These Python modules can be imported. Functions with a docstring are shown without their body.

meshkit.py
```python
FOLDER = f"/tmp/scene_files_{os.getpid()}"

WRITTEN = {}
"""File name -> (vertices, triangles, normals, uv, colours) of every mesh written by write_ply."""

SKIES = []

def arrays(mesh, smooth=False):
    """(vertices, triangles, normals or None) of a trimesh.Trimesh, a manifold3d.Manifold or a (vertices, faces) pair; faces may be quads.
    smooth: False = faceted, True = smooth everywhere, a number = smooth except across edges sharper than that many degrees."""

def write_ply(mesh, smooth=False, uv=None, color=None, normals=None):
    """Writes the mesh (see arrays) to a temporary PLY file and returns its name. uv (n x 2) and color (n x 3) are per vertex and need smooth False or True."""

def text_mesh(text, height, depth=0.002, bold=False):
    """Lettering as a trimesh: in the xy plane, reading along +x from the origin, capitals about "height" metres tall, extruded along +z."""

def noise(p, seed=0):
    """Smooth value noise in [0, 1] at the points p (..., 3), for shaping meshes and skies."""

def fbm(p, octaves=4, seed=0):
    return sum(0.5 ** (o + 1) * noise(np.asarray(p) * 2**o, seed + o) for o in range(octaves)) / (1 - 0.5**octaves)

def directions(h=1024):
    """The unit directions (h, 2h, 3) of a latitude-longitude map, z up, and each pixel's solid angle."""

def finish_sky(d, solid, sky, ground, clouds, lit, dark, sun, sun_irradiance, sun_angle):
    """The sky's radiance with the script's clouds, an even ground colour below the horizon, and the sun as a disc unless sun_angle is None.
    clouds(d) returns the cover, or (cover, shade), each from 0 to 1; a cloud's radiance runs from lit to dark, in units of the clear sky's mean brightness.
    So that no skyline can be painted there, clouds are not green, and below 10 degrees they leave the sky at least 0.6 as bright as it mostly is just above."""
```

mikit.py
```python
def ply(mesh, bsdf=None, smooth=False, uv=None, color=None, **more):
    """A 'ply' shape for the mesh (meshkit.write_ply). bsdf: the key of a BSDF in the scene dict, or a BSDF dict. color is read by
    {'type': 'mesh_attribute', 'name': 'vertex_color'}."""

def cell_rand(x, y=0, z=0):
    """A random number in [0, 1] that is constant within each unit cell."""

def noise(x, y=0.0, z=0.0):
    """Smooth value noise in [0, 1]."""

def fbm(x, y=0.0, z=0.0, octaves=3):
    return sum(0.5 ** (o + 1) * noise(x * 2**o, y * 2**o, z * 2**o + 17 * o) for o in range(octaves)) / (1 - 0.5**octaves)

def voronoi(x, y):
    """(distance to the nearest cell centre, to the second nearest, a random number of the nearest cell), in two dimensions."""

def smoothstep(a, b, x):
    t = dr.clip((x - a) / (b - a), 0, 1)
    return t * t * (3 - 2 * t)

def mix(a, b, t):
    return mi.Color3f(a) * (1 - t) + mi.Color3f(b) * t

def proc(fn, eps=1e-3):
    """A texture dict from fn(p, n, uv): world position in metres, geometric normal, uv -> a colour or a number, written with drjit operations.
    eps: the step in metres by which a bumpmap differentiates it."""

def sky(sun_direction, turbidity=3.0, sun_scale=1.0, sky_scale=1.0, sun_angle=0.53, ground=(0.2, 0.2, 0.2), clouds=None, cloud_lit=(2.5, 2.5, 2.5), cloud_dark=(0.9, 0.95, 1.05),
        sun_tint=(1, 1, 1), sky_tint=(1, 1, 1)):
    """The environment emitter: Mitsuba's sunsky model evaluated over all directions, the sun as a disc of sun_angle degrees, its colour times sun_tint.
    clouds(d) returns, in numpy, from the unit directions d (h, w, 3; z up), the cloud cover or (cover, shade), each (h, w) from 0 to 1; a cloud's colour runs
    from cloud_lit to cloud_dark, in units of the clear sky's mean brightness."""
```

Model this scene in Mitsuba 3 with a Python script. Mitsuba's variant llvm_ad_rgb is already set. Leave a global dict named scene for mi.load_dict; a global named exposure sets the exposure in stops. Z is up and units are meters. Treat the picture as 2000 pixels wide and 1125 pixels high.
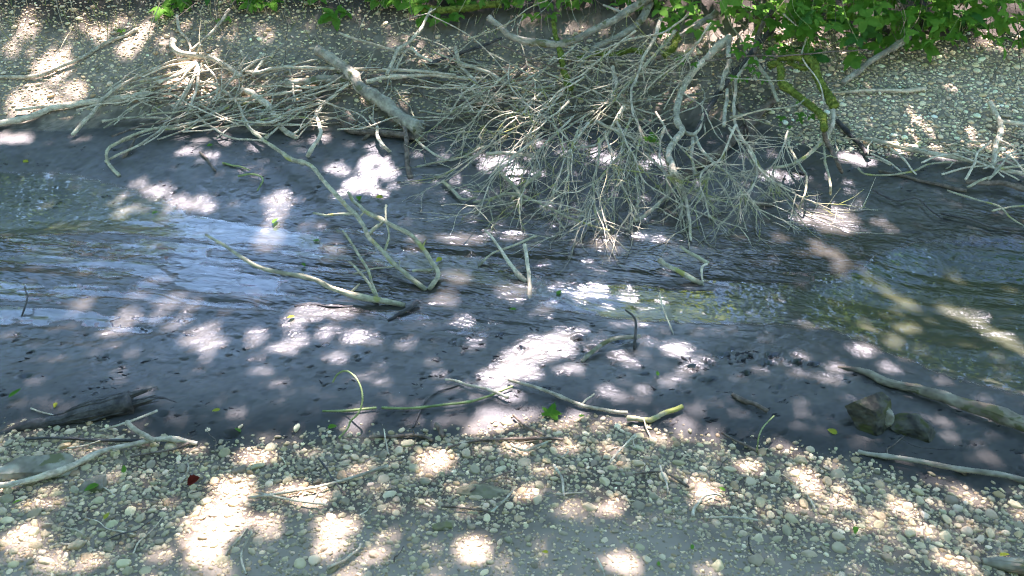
import math
import numpy as np, trimesh, drjit as dr, mitsuba as mi
import mikit, meshkit
from mikit import proc, noise, fbm, voronoi, smoothstep, mix

T = mi.ScalarTransform4f
scene, labels = {'type': 'scene'}, {}

# ---------------------------------------------------------------- camera, sky, exposure
exposure = 5.1
CAM_H, PITCH, FOV = 2.1, 33.0, 62.0
_p = math.radians(PITCH)
scene['camera'] = {'type': 'perspective', 'fov': FOV, 'fov_axis': 'x', 'near_clip': 0.05, 'far_clip': 500.0,
                   'to_world': T().look_at(origin=[0, 0, CAM_H], target=[0, math.cos(_p), CAM_H - math.sin(_p)], up=[0, 0, 1])}
SUN_EL, SUN_AZ = math.radians(61.0), math.radians(4.0)
SUN = np.array([math.sin(SUN_AZ) * math.cos(SUN_EL), math.cos(SUN_AZ) * math.cos(SUN_EL), math.sin(SUN_EL)])
scene['sky'] = mikit.sky(SUN.tolist(), turbidity=1.6, ground=(0.01, 0.01, 0.01), sun_tint=(0.80, 0.84, 1.22), sky_tint=(1.13, 1.04, 0.95))

# ---------------------------------------------------------------- terrain shape (metres; x along the creek, y across it, z up)
def sstep(a, b, x):
    t = np.clip((x - a) / (b - a), 0, 1)
    return t * t * (3 - 2 * t)

def edge(x):
    """where the near gravel gives way to mud"""
    return 2.22 - 0.26 * sstep(0.5, 1.9, x) + 0.05 * np.sin(3.1 * x + 1) + 0.03 * np.sin(7.3 * x)

def foot(x):
    """where the far bank begins to rise"""
    return 4.85 - 0.42 * sstep(0.9, 2.9, x) + 0.05 * np.sin(2.3 * x + 0.4)

CHAN = np.array([(-2.6, 3.95), (-1.6, 3.8), (-0.9, 3.6), (-0.2, 3.38), (0.2, 3.16), (0.7, 3.1), (1.4, 3.12), (2.0, 3.1)])

def chan_dist(x, y):
    d = np.full(np.broadcast(x, y).shape, 9.0)
    for a, b in zip(CHAN[:-1], CHAN[1:]):
        u = b - a
        t = np.clip(((x - a[0]) * u[0] + (y - a[1]) * u[1]) / (u @ u), 0, 1)
        d = np.minimum(d, np.hypot(x - a[0] - t * u[0], y - a[1] - t * u[1]))
    return d

def smooth_height(x, y):
    x, y = np.asarray(x, float), np.asarray(y, float)
    e, f = edge(x), foot(x)
    near = 0.05 + 0.20 * np.clip(e - y, 0, 1.0) + 0.06 * np.clip(e - y - 1.0, 0, 6)
    t = np.clip((y - e) / (f - e), 0, 1)
    mud = 0.05 * (1 - sstep(0.0, 0.26, t)) + 0.005 + 0.085 * sstep(0.58, 1.0, t) ** 1.3
    d = np.clip(y - f, 0, None)
    bank = 0.095 + 0.14 * d + 0.36 * np.clip(d - 0.12, 0, 1.3) + 0.22 * np.clip(d - 1.3, 0, 3.0)
    z = np.where(y < e, near + 0.004, np.where(y > f, bank, mud))
    # right pool, left pool, the shallow channel between them
    px = sstep(1.15, 2.0, x)
    mid, half = 3.05 - 0.02 * (x - 1.5), 0.14 + 0.42 * sstep(1.2, 2.1, x)
    z = z - px * 0.09 * (1 - sstep(0.55, 1.25, np.abs(y - mid) / half))
    lx = sstep(-1.5, -3.0, x + 0.5 * (y - 4.1)) 
    z = z - lx * 0.09 * (1 - sstep(0.5, 1.2, np.abs(y - (4.15 + 0.1 * (x + 2.8))) / 0.42))
    wd = 0.15 + 0.08 * sstep(0.3, 0.6, x)
    lo, hi = 3.22 - 0.40 * sstep(-0.4, -1.6, x), 3.62 + 0.30 * sstep(-0.4, -1.5, x)
    z = z - 0.0042 * sstep(-0.7, -1.6, x) * sstep(lo - 0.12, lo + 0.22, y) * sstep(hi + 0.16, hi - 0.16, y)
    z = z - (0.009 + 0.010 * sstep(0.1, 0.5, x)) * (1 - sstep(0.02, wd, chan_dist(x, y)))
    return z

def height(x, y):
    x, y = np.asarray(x, float), np.asarray(y, float)
    z = smooth_height(x, y)
    q = np.stack([x, y, x * 0], -1)
    e, f = edge(x), foot(x)
    inm = sstep(0.0, 0.3, y - e) * sstep(0.15, -0.25, y - f)
    rough = 0.02 * (meshkit.fbm(q * 5.0, 3, 5) - 0.5) * (1 - inm) + 0.10 * (meshkit.fbm(q * 1.3, 2, 9) - 0.5) * sstep(0.2, 0.9, y - f)
    film = np.exp(-((y - 3.35) / 0.62) ** 2)
    st = np.stack([x * 1.3 + 1.2 * y, y * 17.0 + 2.2 * x, x * 0], -1)
    flow = (meshkit.fbm(st, 3, 3) - 0.5) * (0.018 * film + 0.004)
    lump = (meshkit.fbm(q * 9, 3, 7) - 0.5) * 0.014 * (1 - 0.6 * film) + (meshkit.fbm(q * np.array([38, 52, 1]), 2, 17) - 0.5) * 0.009 * (1 - 0.75 * film)
    return z + rough + inm * (flow + lump)

def obj(name, mesh, bsdf, smooth=True, color=None, key=None, uv=None):
    k = key or numbered(name)
    scene[k] = mikit.ply(mesh, bsdf, smooth=smooth, color=color, uv=uv)
    return k

_used = {}
def numbered(name):
    n = _used.get(name, -1) + 1
    _used[name] = n
    return name if n == 0 else '%s_%03d' % (name, n)

def thing(name, label, cat, group=None):
    k = numbered(name)
    labels[k] = {'label': label, 'category': cat}
    if group: labels[k]['group'] = group
    return k

def part(root, name, mesh, bsdf, smooth=True, color=None, kind=None, label=None):
    k = numbered(root + '__' + name)
    scene[k] = mikit.ply(mesh, bsdf, smooth=smooth, color=color)
    if kind: labels[k] = {'kind': kind}
    if label: labels.setdefault(k, {})['label'] = label
    return k

def tag(k, label, cat, group=None):
    labels[k] = {'label': label, 'category': cat}
    if group: labels[k]['group'] = group

# ---------------------------------------------------------------- materials
def bsdf(name, base, rough=0.8, spec=0.3, bump=None, scale=1.0, **kw):
    b = {'type': 'principled', 'base_color': base if isinstance(base, dict) else {'type': 'rgb', 'value': list(base)},
         'roughness': rough, 'specular': spec, **kw}
    if bump is not None:
        b = {'type': 'bumpmap', 'arbitrary': bump, 'scale': scale, 'bsdf': b}
    scene[name] = {'type': 'twosided', 'bsdf': b}

VC = {'type': 'mesh_attribute', 'name': 'vertex_color'}

def rough_mud(p, n, uv):
    film = dr.exp(-dr.square((p.y - 3.45) / 0.72))
    streak = fbm(p.x * 1.6 + p.y * 0.8, p.y * 9 + p.x * 1.2, 0.0, 3)
    r = 0.55 - 0.36 * film - 0.14 * smoothstep(0.35, 0.65, streak) * film + 0.14 * (fbm(p.x * 14, p.y * 14, 3.0, 2) - 0.5)
    dry = smoothstep(2.55, 2.1, p.y) + smoothstep(4.5, 4.9, p.y)
    return dr.clip(r + 0.4 * dry, 0.10, 0.95)

def bump_mud(p, n, uv):
    film = dr.exp(-dr.square((p.y - 3.45) / 0.72))
    w = fbm(p.x * 3, p.y * 3, 2.0, 2)
    a = fbm(p.x * 24 + p.y * 8 + 2 * w, p.y * 75 + p.x * 20 + 5 * w, 1.0, 3)
    b = fbm(p.x * 90, p.y * 90, p.z * 40, 3)
    return 0.0040 * a * film + 0.0034 * b * (1 - 0.7 * film)

bsdf('mud_surface', VC, proc(rough_mud), 0.65, proc(bump_mud, eps=1.5e-3))
bsdf('soil_surface', VC, 0.92, 0.2, proc(lambda p, n, uv: 0.004 * fbm(p.x * 110, p.y * 110, p.z * 110, 3), eps=1.5e-3))
bsdf('stone_surface', VC, 0.72, 0.35, proc(lambda p, n, uv: 0.0012 * fbm(p.x * 160, p.y * 160, p.z * 160, 2), eps=8e-4))

def bark(c0, c1, lichen=None, amt=0.0, f=40.0):
    def fn(p, n, uv):
        a = fbm(p.x * f, p.y * f, p.z * f, 3)
        c = mix(c0, c1, smoothstep(0.25, 0.75, a))
        b = noise(p.x * f * 4.1, p.y * f * 4.1, p.z * f * 4.1)
        c = c * (0.75 + 0.5 * b)
        if lichen is not None:
            m = smoothstep(1.0 - amt, 1.12 - amt, fbm(p.x * 17 + 5, p.y * 17, p.z * 17, 3) + 0.18 * (b - 0.5))
            c = mix(c, lichen, m)
        return c * (0.38 + 0.62 * smoothstep(0.0, 0.030, p.z))      # soaked where it stands in the wet
    return proc(fn)

def bump_bark(f, s):
    return proc(lambda p, n, uv: s * fbm(p.x * f, p.y * f, p.z * f, 2), eps=8e-4)

YL, GL = (0.29, 0.27, 0.085), (0.42, 0.40, 0.27)
bsdf('bark_grey', bark((0.26, 0.22, 0.15), (0.50, 0.435, 0.30), GL, 0.36), 0.85, 0.25, bump_bark(140, 0.003))
bsdf('bark_pale', bark((0.38, 0.315, 0.21), (0.60, 0.52, 0.36)), 0.8, 0.3, bump_bark(120, 0.003))
bsdf('bark_brown', bark((0.085, 0.062, 0.043), (0.20, 0.15, 0.105)), 0.8, 0.3, bump_bark(120, 0.003))
bsdf('bark_dark', bark((0.03, 0.026, 0.022), (0.085, 0.072, 0.06)), 0.6, 0.4, bump_bark(120, 0.003))
bsdf('bark_lichen', bark((0.24, 0.21, 0.135), (0.42, 0.38, 0.24), YL, 0.40), 0.9, 0.2, bump_bark(150, 0.003))
bsdf('bark_yellow', bark((0.24, 0.22, 0.13), (0.38, 0.35, 0.20), (0.29, 0.28, 0.08), 0.55), 0.9, 0.2)
bsdf('bark_bare', bark((0.17, 0.145, 0.10), (0.33, 0.295, 0.21), (0.12, 0.115, 0.05), 0.42, 22), 0.75, 0.3, bump_bark(60, 0.006))
bsdf('bark_log', bark((0.12, 0.095, 0.062), (0.26, 0.22, 0.15), (0.10, 0.095, 0.04), 0.42, 22), 0.75, 0.3, bump_bark(60, 0.006))
bsdf('stem_green', bark((0.13, 0.17, 0.045), (0.25, 0.28, 0.10)), 0.6, 0.4)
bsdf('moss', bark((0.08, 0.105, 0.018), (0.19, 0.22, 0.04), (0.26, 0.25, 0.06), 0.34, 60), 1.0, 0.1, bump_bark(220, 0.006))
bsdf('rock_dark', bark((0.024, 0.021, 0.014), (0.085, 0.076, 0.048), (0.055, 0.055, 0.014), 0.48, 30), 0.75, 0.3, bump_bark(70, 0.01))
bsdf('straw', bark((0.24, 0.20, 0.12), (0.40, 0.35, 0.22)), 0.9, 0.2)
bsdf('stone_olive', bark((0.13, 0.11, 0.06), (0.24, 0.21, 0.125), (0.16, 0.15, 0.06), 0.4, 18), 0.8, 0.3, bump_bark(80, 0.006))
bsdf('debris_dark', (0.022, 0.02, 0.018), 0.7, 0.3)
for nm, c, dt in (('leaf_green', (0.10, 0.23, 0.03), 1.1), ('leaf_light', (0.15, 0.31, 0.05), 1.2), ('leaf_deep', (0.06, 0.155, 0.035), 0.9),
                  ('leaf_yellow', (0.36, 0.36, 0.05), 0.8), ('leaf_red', (0.10, 0.018, 0.012), 0.3), ('leaf_canopy', (0.13, 0.20, 0.03), 1.2), ('leaf_bright', (0.48, 0.58, 0.05), 1.3)):
    scene[nm] = {'type': 'principledthin', 'base_color': {'type': 'rgb', 'value': list(c)}, 'roughness': 0.42, 'diff_trans': dt, 'spec_trans': 0.0, 'eta': 1.45}
scene['water_film'] = {'type': 'thindielectric', 'int_ior': 1.21, 'ext_ior': 1.0}

# ---------------------------------------------------------------- measured layout (metres), one row per thing
STICKS = [  # kind, bark, radius at the start and the end, points, label or group key, parent row tag
('stick','bark_grey',0.0113,0.0102,((-3.3,5.243,.287),(-3.02,5.266,.285),(-2.89,5.346,.318),(-2.765,5.437,.355),(-2.662,5.545,.406),(-2.551,5.625,.439),(-2.478,5.67,.46)),'long thin grey stick curving over the pebbles at the left end of the far bank',None),
('branch','bark_pale',0.0200,0.0129,((-3.158,4.831,.125),(-2.946,4.946,.138),(-2.848,5.02,.162),(-2.673,5.064,.175),(-2.51,5.104,.187),(-2.312,5.14,.2),(-2.086,5.165,.214)),'bleached pale branch lying in bright sun along the left waterline',None),
('stick','bark_pale',0.0095,0.0064,((-3.06,5.003,.165),(-2.825,5.048,.175),(-2.531,5.122,.197),(-2.287,5.168,.213)),None,'HEAPL'),
('branch','bark_grey',0.0122,0.0099,((-2.614,4.734,.103),(-2.563,4.823,.148),(-2.561,4.981,.167),(-2.514,5.087,.21),(-2.444,5.185,.257),(-2.309,5.286,.305),(-2.181,5.367,.345),(-2.023,5.398,.361)),'grey branch slanting up from the left mud to the sunlit stick fan',None),
('branch','bark_grey',0.0199,0.0145,((-2.198,5.508,.434),(-2.196,5.457,.409),(-2.137,5.411,.387),(-2.052,5.399,.381),(-1.93,5.369,.371),(-1.816,5.291,.337),(-1.702,5.204,.3)),'hook shaped thick grey branch at the top of the left stick heap',None),
('stick','bark_grey',0.0102,0.0083,((-2.232,5.745,.533),(-2.18,5.617,.468),(-2.125,5.565,.443),(-2.08,5.468,.396),(-2.086,5.432,.377)),None,'HEAPL'),
('stick','bark_grey',0.0102,0.0082,((-1.879,5.761,.569),(-1.982,5.542,.457),(-2.068,5.429,.398)),None,'HEAPL'),
('stick','bark_lichen',0.0101,0.0063,((-2.211,4.362,.021),(-2.324,4.491,.049),(-2.333,4.535,.093),(-2.309,4.597,.111),(-2.223,4.679,.127),(-2.13,4.762,.134),(-1.982,4.775,.135),(-1.866,4.905,.148),(-1.708,5.029,.182),(-1.566,5.041,.194)),'long pale stick whose left end hooks down onto the open mud',None),
('stick','bark_grey',0.0074,0.0065,((-2.339,4.501,.041),(-2.18,4.549,.103),(-2.093,4.742,.133),(-2.067,5.066,.184),(-2.012,5.337,.321)),None,'HEAPL'),
('stick','bark_brown',0.0074,0.0061,((-2.248,4.535,.045),(-2.209,4.606,.094),(-2.208,4.762,.115)),None,'HEAPL'),
('stick','bark_grey',0.0078,0.0047,((-2.488,4.893,.13),(-2.314,4.93,.138),(-2.119,4.909,.136),(-1.926,4.885,.13)),None,'HEAPL'),
('stick','bark_grey',0.0062,0.0048,((-2.395,4.903,.145),(-2.359,5.027,.166),(-2.261,5.078,.19),(-2.14,5.106,.203)),None,'HEAPL'),
('stick','bark_pale',0.0098,0.0064,((-2.003,5.318,.354),(-2.099,5.251,.317),(-2.208,5.163,.272)),None,'HEAPL'),
('stick','bark_pale',0.0097,0.0064,((-1.995,5.312,.35),(-2.058,5.211,.298),(-2.129,5.098,.239)),None,'HEAPL'),
('stick','bark_pale',0.0097,0.0063,((-1.987,5.305,.345),(-2.007,5.153,.269),(-2.032,4.988,.197)),None,'HEAPL'),
('stick','bark_pale',0.0097,0.0062,((-1.98,5.302,.346),(-1.97,5.131,.26),(-1.955,4.89,.18)),None,'HEAPL'),
('stick','bark_pale',0.0097,0.0064,((-2.013,5.305,.345),(-2.122,5.211,.298),(-2.243,5.174,.277)),None,'HEAPL'),
('stick','bark_pale',0.0081,0.0047,((-1.991,5.295,.342),(-1.998,5.171,.279),(-2.052,4.927,.188)),None,'HEAPL'),
('stick','bark_pale',0.0081,0.0048,((-2.017,5.322,.353),(-2.174,5.298,.341),(-2.315,5.211,.298)),None,'HEAPL'),
('stick','bark_grey',0.0115,0.0079,((-1.589,5.391,.387),(-1.711,5.239,.305),(-1.794,5.165,.264),(-1.876,5.092,.224),(-2.01,5.048,.198)),'dark grey stick crossing the left stick heap from upper right to lower left',None),
('stick','bark_grey',0.0079,0.0059,((-2.105,5.036,.179),(-1.94,4.95,.163),(-1.8,4.786,.147),(-1.634,4.621,.135),(-1.418,4.586,.135)),None,'HEAPL'),
('stick','bark_grey',0.0096,0.0060,((-1.962,5.193,.271),(-1.859,5.169,.263),(-1.703,5.025,.2),(-1.539,4.725,.156),(-1.43,4.647,.15)),None,'HEAPL'),
('branch','bark_grey',0.0107,0.0080,((-2.13,4.762,.134),(-1.942,4.844,.139),(-1.797,4.996,.161),(-1.651,5.066,.201),(-1.4,5.104,.236)),None,'HEAPL'),
('stick','bark_pale',0.0095,0.0079,((-1.776,5.062,.202),(-1.647,5.06,.21),(-1.491,5.08,.229),(-1.301,5.095,.246)),None,'HEAPL'),
('stick','bark_grey',0.0082,0.0065,((-1.739,5.406,.399),(-1.705,5.344,.369),(-1.714,5.266,.328)),None,'HEAPL'),
('stick','bark_grey',0.0098,0.0080,((-1.583,5.325,.365),(-1.602,5.278,.341),(-1.624,5.201,.301)),None,'HEAPL'),
('stick','bark_grey',0.0113,0.0065,((-1.684,5.26,.307),(-1.552,5.257,.315),(-1.395,5.295,.342),(-1.237,5.337,.371)),None,'HEAPL'),
('driftwood','bark_pale',0.0208,0.0152,((-1.683,5.132,.243),(-1.624,5.106,.233),(-1.549,5.047,.208),(-1.473,4.968,.172),(-1.395,4.82,.15),(-1.34,4.777,.108),(-1.271,4.728,.087)),'flat bleached slab of driftwood sloping from the left heap onto the mud',None),
('stick','bark_grey',0.0112,0.0096,((-1.621,5.212,.317),(-1.481,5.247,.341),(-1.285,5.236,.348),(-1.025,5.215,.346),(-.8,5.211,.347),(-.544,5.199,.334),(-.351,5.179,.315)),'long straight grey stick passing under the weathered log',None),
('stick','bark_pale',0.0143,0.0096,((-.907,5.139,.29),(-.767,5.174,.307),(-.608,5.194,.313),(-.481,5.195,.31),(-.32,5.188,.299),(-.177,5.198,.296)),'pale stick running to the right from the weathered log',None),
('log','bark_bare',0.0256,0.0224,((-1.42,5.159,.273),(-1.311,5.165,.281),(-1.216,5.173,.288),(-1.103,5.173,.294),(-.986,5.182,.301)),'short broken tan log lying left of the weathered log, its cut end facing left',None),
('stick','bark_grey',0.0078,0.0064,((-1.389,4.957,.173),(-1.263,5.049,.224),(-1.113,5.118,.264),(-.984,5.168,.293)),None,'HEAPL'),
('stick','bark_pale',0.0107,0.0080,((-1.523,4.789,.169),(-1.427,4.773,.168),(-1.321,4.927,.188),(-1.128,4.999,.226),(-.986,5.141,.299)),None,'HEAPL'),
('stick','bark_pale',0.0080,0.0064,((-1.404,5.141,.263),(-1.273,5.118,.258),(-1.114,5.13,.27),(-.959,5.17,.295)),None,'HEAPL'),
('stick','bark_pale',0.0117,0.0095,((-1.168,4.493,.077),(-1.129,4.502,.139),(-1.116,4.64,.153),(-1.155,4.822,.165),(-1.188,4.945,.185),(-1.131,5.012,.221),(-1.016,5.121,.28)),'crooked bleached stick bending down to the mud below the short tan log',None),
('stick','bark_grey',0.0074,0.0063,((-1.425,4.615,.138),(-1.354,4.843,.156),(-1.251,4.964,.184),(-1.131,5.003,.208)),None,'HEAPL'),
('stick','bark_grey',0.0081,0.0063,((-1.404,5.265,.345),(-1.358,5.106,.269),(-1.331,4.991,.213)),None,'HEAPL'),
('log','bark_bare',0.0325,0.0420,((-1.229,5.364,.425),(-1.144,5.285,.388),(-1.062,5.212,.353),(-.965,5.114,.305),(-.871,5.023,.263),(-.783,4.946,.223),(-.702,4.872,.194),(-.617,4.773,.168),(-.546,4.694,.156)),'thick weathered grey log lying slantwise across the stick heap',None),
('root','bark_brown',0.0152,0.0113,((-.638,4.766,.158),(-.611,4.612,.139),(-.59,4.472,.105),(-.576,4.372,.073),(-.561,4.285,.042)),'dark root stub hanging from the lower end of the weathered log into the mud',None),
('branch','bark_brown',0.0172,0.0210,((-1.064,4.94,.147),(-1.013,4.85,.13),(-.948,4.784,.119),(-.852,4.752,.119),(-.758,4.732,.118),(-.665,4.711,.116),(-.504,4.658,.113)),'crooked brown branch on the mud under the weathered log',None),
('stick','bark_brown',0.0137,0.0106,((-.794,4.769,.108),(-.846,4.746,.109),(-.885,4.704,.087)),None,'HEAPL'),
('stick','bark_pale',0.0093,0.0104,((-.863,4.896,.158),(-.809,4.781,.139),(-.782,4.643,.132),(-.734,4.539,.123),(-.705,4.567,.076)),None,'HEAPL'),
('stick','bark_pale',0.0097,0.0064,((-.503,5.315,.362),(-.587,5.353,.383),(-.656,5.412,.413),(-.738,5.205,.313)),None,'HEAPL'),
('branch','bark_grey',0.0127,0.0084,((-.779,5.157,.329),(-.728,5.319,.41),(-.654,5.422,.46),(-.579,5.53,.51),(-.531,5.687,.589)),'forked pale stick rising above the upper end of the weathered log',None),
('stick','bark_grey',0.0082,0.0081,((-1.115,5.499,.486),(-.949,5.425,.452),(-.831,5.385,.432),(-.681,5.337,.407)),None,'HEAPL'),
('stick','bark_dark',0.0114,0.0083,((-.526,5.307,.348),(-.393,5.382,.38),(-.264,5.445,.403),(-.067,5.543,.44)),'long dark stick lying on the bank right of the weathered log',None),
('stick','bark_grey',0.0131,0.0095,((-.364,5.421,.427),(-.333,5.284,.355),(-.306,5.244,.336),(-.239,5.152,.285),(-.195,5.039,.227)),None,'HEAPR'),
('stick','bark_grey',0.0078,0.0062,((-.561,4.938,.174),(-.405,4.922,.168),(-.219,4.95,.169),(-.031,4.931,.164)),None,'HEAPR'),
('stick','bark_grey',0.0078,0.0064,((-.297,4.961,.192),(-.189,5.021,.218),(0,5.121,.257),(.193,5.217,.295)),None,'HEAPR'),
('stick','bark_brown',0.0109,0.0097,((-.344,4.976,.202),(-.221,5.039,.227),(-.032,5.146,.271),(.097,5.291,.337)),None,'HEAPR'),
('stick','bark_grey',0.0113,0.0095,((-.322,5.258,.364),(-.16,5.212,.33),(0,5.106,.269),(.286,5.122,.263)),None,'HEAPR'),
('stick','bark_pale',0.0076,0.0045,((-.591,4.724,.118),(-.501,4.549,.103),(-.376,4.429,.087),(-.276,4.467,.092),(-.148,4.585,.103),(0,4.68,.11)),None,'HEAPR'),
('stick','bark_grey',0.0072,0.0044,((-.534,4.401,.056),(-.405,4.435,.078),(-.293,4.502,.086)),None,'HEAPR'),
('stick','bark_lichen',0.0098,0.0068,((-.378,4.22,.051),(-.302,4.119,.04),(-.258,4.052,.034),(-.191,4.068,.035)),None,'HEAPR'),
('stick','bark_lichen',0.0112,0.0082,((-.056,4.252,.082),(0,4.143,.059),(.041,4.039,.05),(.065,4.04,.01)),None,'HEAPR'),
('stick','bark_lichen',0.0111,0.0082,((.153,4.225,.095),(.069,4.143,.059),(-.005,4.047,.021)),None,'HEAPR'),
('stick','bark_pale',0.0114,0.0099,((-.142,4.377,.148),(0,4.376,.145),(.114,4.367,.143)),None,'HEAPR'),
('stick','bark_lichen',0.0080,0.0051,((-.201,3.98,.05),(0,4.064,.052),(.134,3.985,.047),(.286,3.822,.044),(.481,3.688,.044)),None,'HEAPR'),
('mossy_root','moss',0.0238,0.0206,((-.628,5.755,.584),(-.509,5.741,.574),(-.391,5.748,.572),(-.272,5.77,.577),(-.075,5.817,.588)),'moss covered root along the top edge of the bank above the weathered log',None),
('branch','bark_bare',0.0179,0.0234,((-.15,5.484,.585),(-.081,5.422,.551),(0,5.354,.512),(.128,5.314,.486),(.321,5.307,.475),(.452,5.374,.507),(.62,5.475,.558),(.758,5.576,.612),(.952,5.714,.69)),'thick pale tan bough sweeping down to the left from the top edge',None),
('branch','bark_bare',0.0269,0.0144,((.906,5.699,.618),(.846,5.586,.56),(.756,5.484,.507),(.636,5.413,.469),(.518,5.346,.434),(.415,5.207,.365)),'second pale tan bough below the thick sweeping one',None),
('mossy_branch','moss',0.0115,0.0201,((.262,5.505,.556),(.279,5.401,.505),(.298,5.294,.45),(.317,5.177,.391),(.332,5.079,.343),(.347,4.976,.306)),'upright moss covered branch stub left of the hanging dead bush',None),
('mossy_branch','moss',0.0130,0.0146,((.421,5.314,.378),(.537,5.355,.398),(.65,5.343,.392),(.757,5.377,.414),(.83,5.355,.405)),'mossy green branch lying level under the tan boughs',None),
('branch','bark_bare',0.0228,0.0193,((1.301,5.49,.619),(1.214,5.437,.579),(1.129,5.392,.546),(1.054,5.348,.514)),'pale bough with a mossy lower end at the top of the dead bush',None),
('mossy_branch','moss',0.0210,0.0127,((1.059,5.371,.508),(1.01,5.303,.47),(.954,5.222,.424)),'short mossy end of a pale bough at the top of the dead bush',None),
('branch','bark_pale',0.0289,0.0188,((1.363,5.334,.512),(1.258,5.253,.453),(1.179,5.189,.409),(1.081,5.079,.343)),'splintered bleached bough end above the bright gravel patch',None),
('branch','bark_grey',0.0204,0.0153,((1.081,5.079,.343),(1.028,4.996,.276),(.976,4.813,.249),(.947,4.623,.235),(.962,4.514,.224),(.908,4.407,.211),(.867,4.316,.199),(.844,4.193,.185),(.846,4.06,.174),(.915,4.189,.076)),'stout silvery bough that forks above the mud in the dead bush',None),
('branch','bark_grey',0.0116,0.0076,((.966,4.532,.217),(1.014,4.49,.213),(1.064,4.564,.222),(1.15,4.795,.239)),None,'BUSH'),
('branch','bark_grey',0.0116,0.0084,((1.025,4.523,.196),(.99,4.349,.176),(.993,4.231,.092)),None,'BUSH'),
('branch','bark_grey',0.0102,0.0083,((1.033,4.52,.197),(1.044,4.349,.176),(1.091,4.222,.163)),None,'BUSH'),
('branch','bark_grey',0.0138,0.0090,((.855,4.176,.103),(.827,4.086,.056),(.777,3.983,.049),(.696,3.874,.046),(.62,3.795,.044)),None,'BUSH'),
('branch','bark_pale',0.0097,0.0063,((.915,4.189,.076),(.906,4.043,.063),(.888,3.777,.054),(.88,3.638,.015)),None,'BUSH'),
('branch','bark_grey',0.0159,0.0123,((1.344,5.284,.501),(1.331,5.167,.442),(1.287,5.024,.362),(1.253,4.934,.314)),'grey upright stem standing in front of the brown bough',None),
('branch','bark_grey',0.0108,0.0101,((1.294,4.95,.309),(1.246,4.723,.268),(1.194,4.523,.251)),None,'BUSH'),
('branch','bark_dark',0.0194,0.0145,((1.645,5.394,.549),(1.535,5.295,.482),(1.475,5.209,.429),(1.349,5.082,.342),(1.293,5.01,.297),(1.207,4.905,.245),(1.12,4.711,.225),(1.04,4.535,.209)),'dark brown bough leaning behind the silvery one',None),
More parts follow.
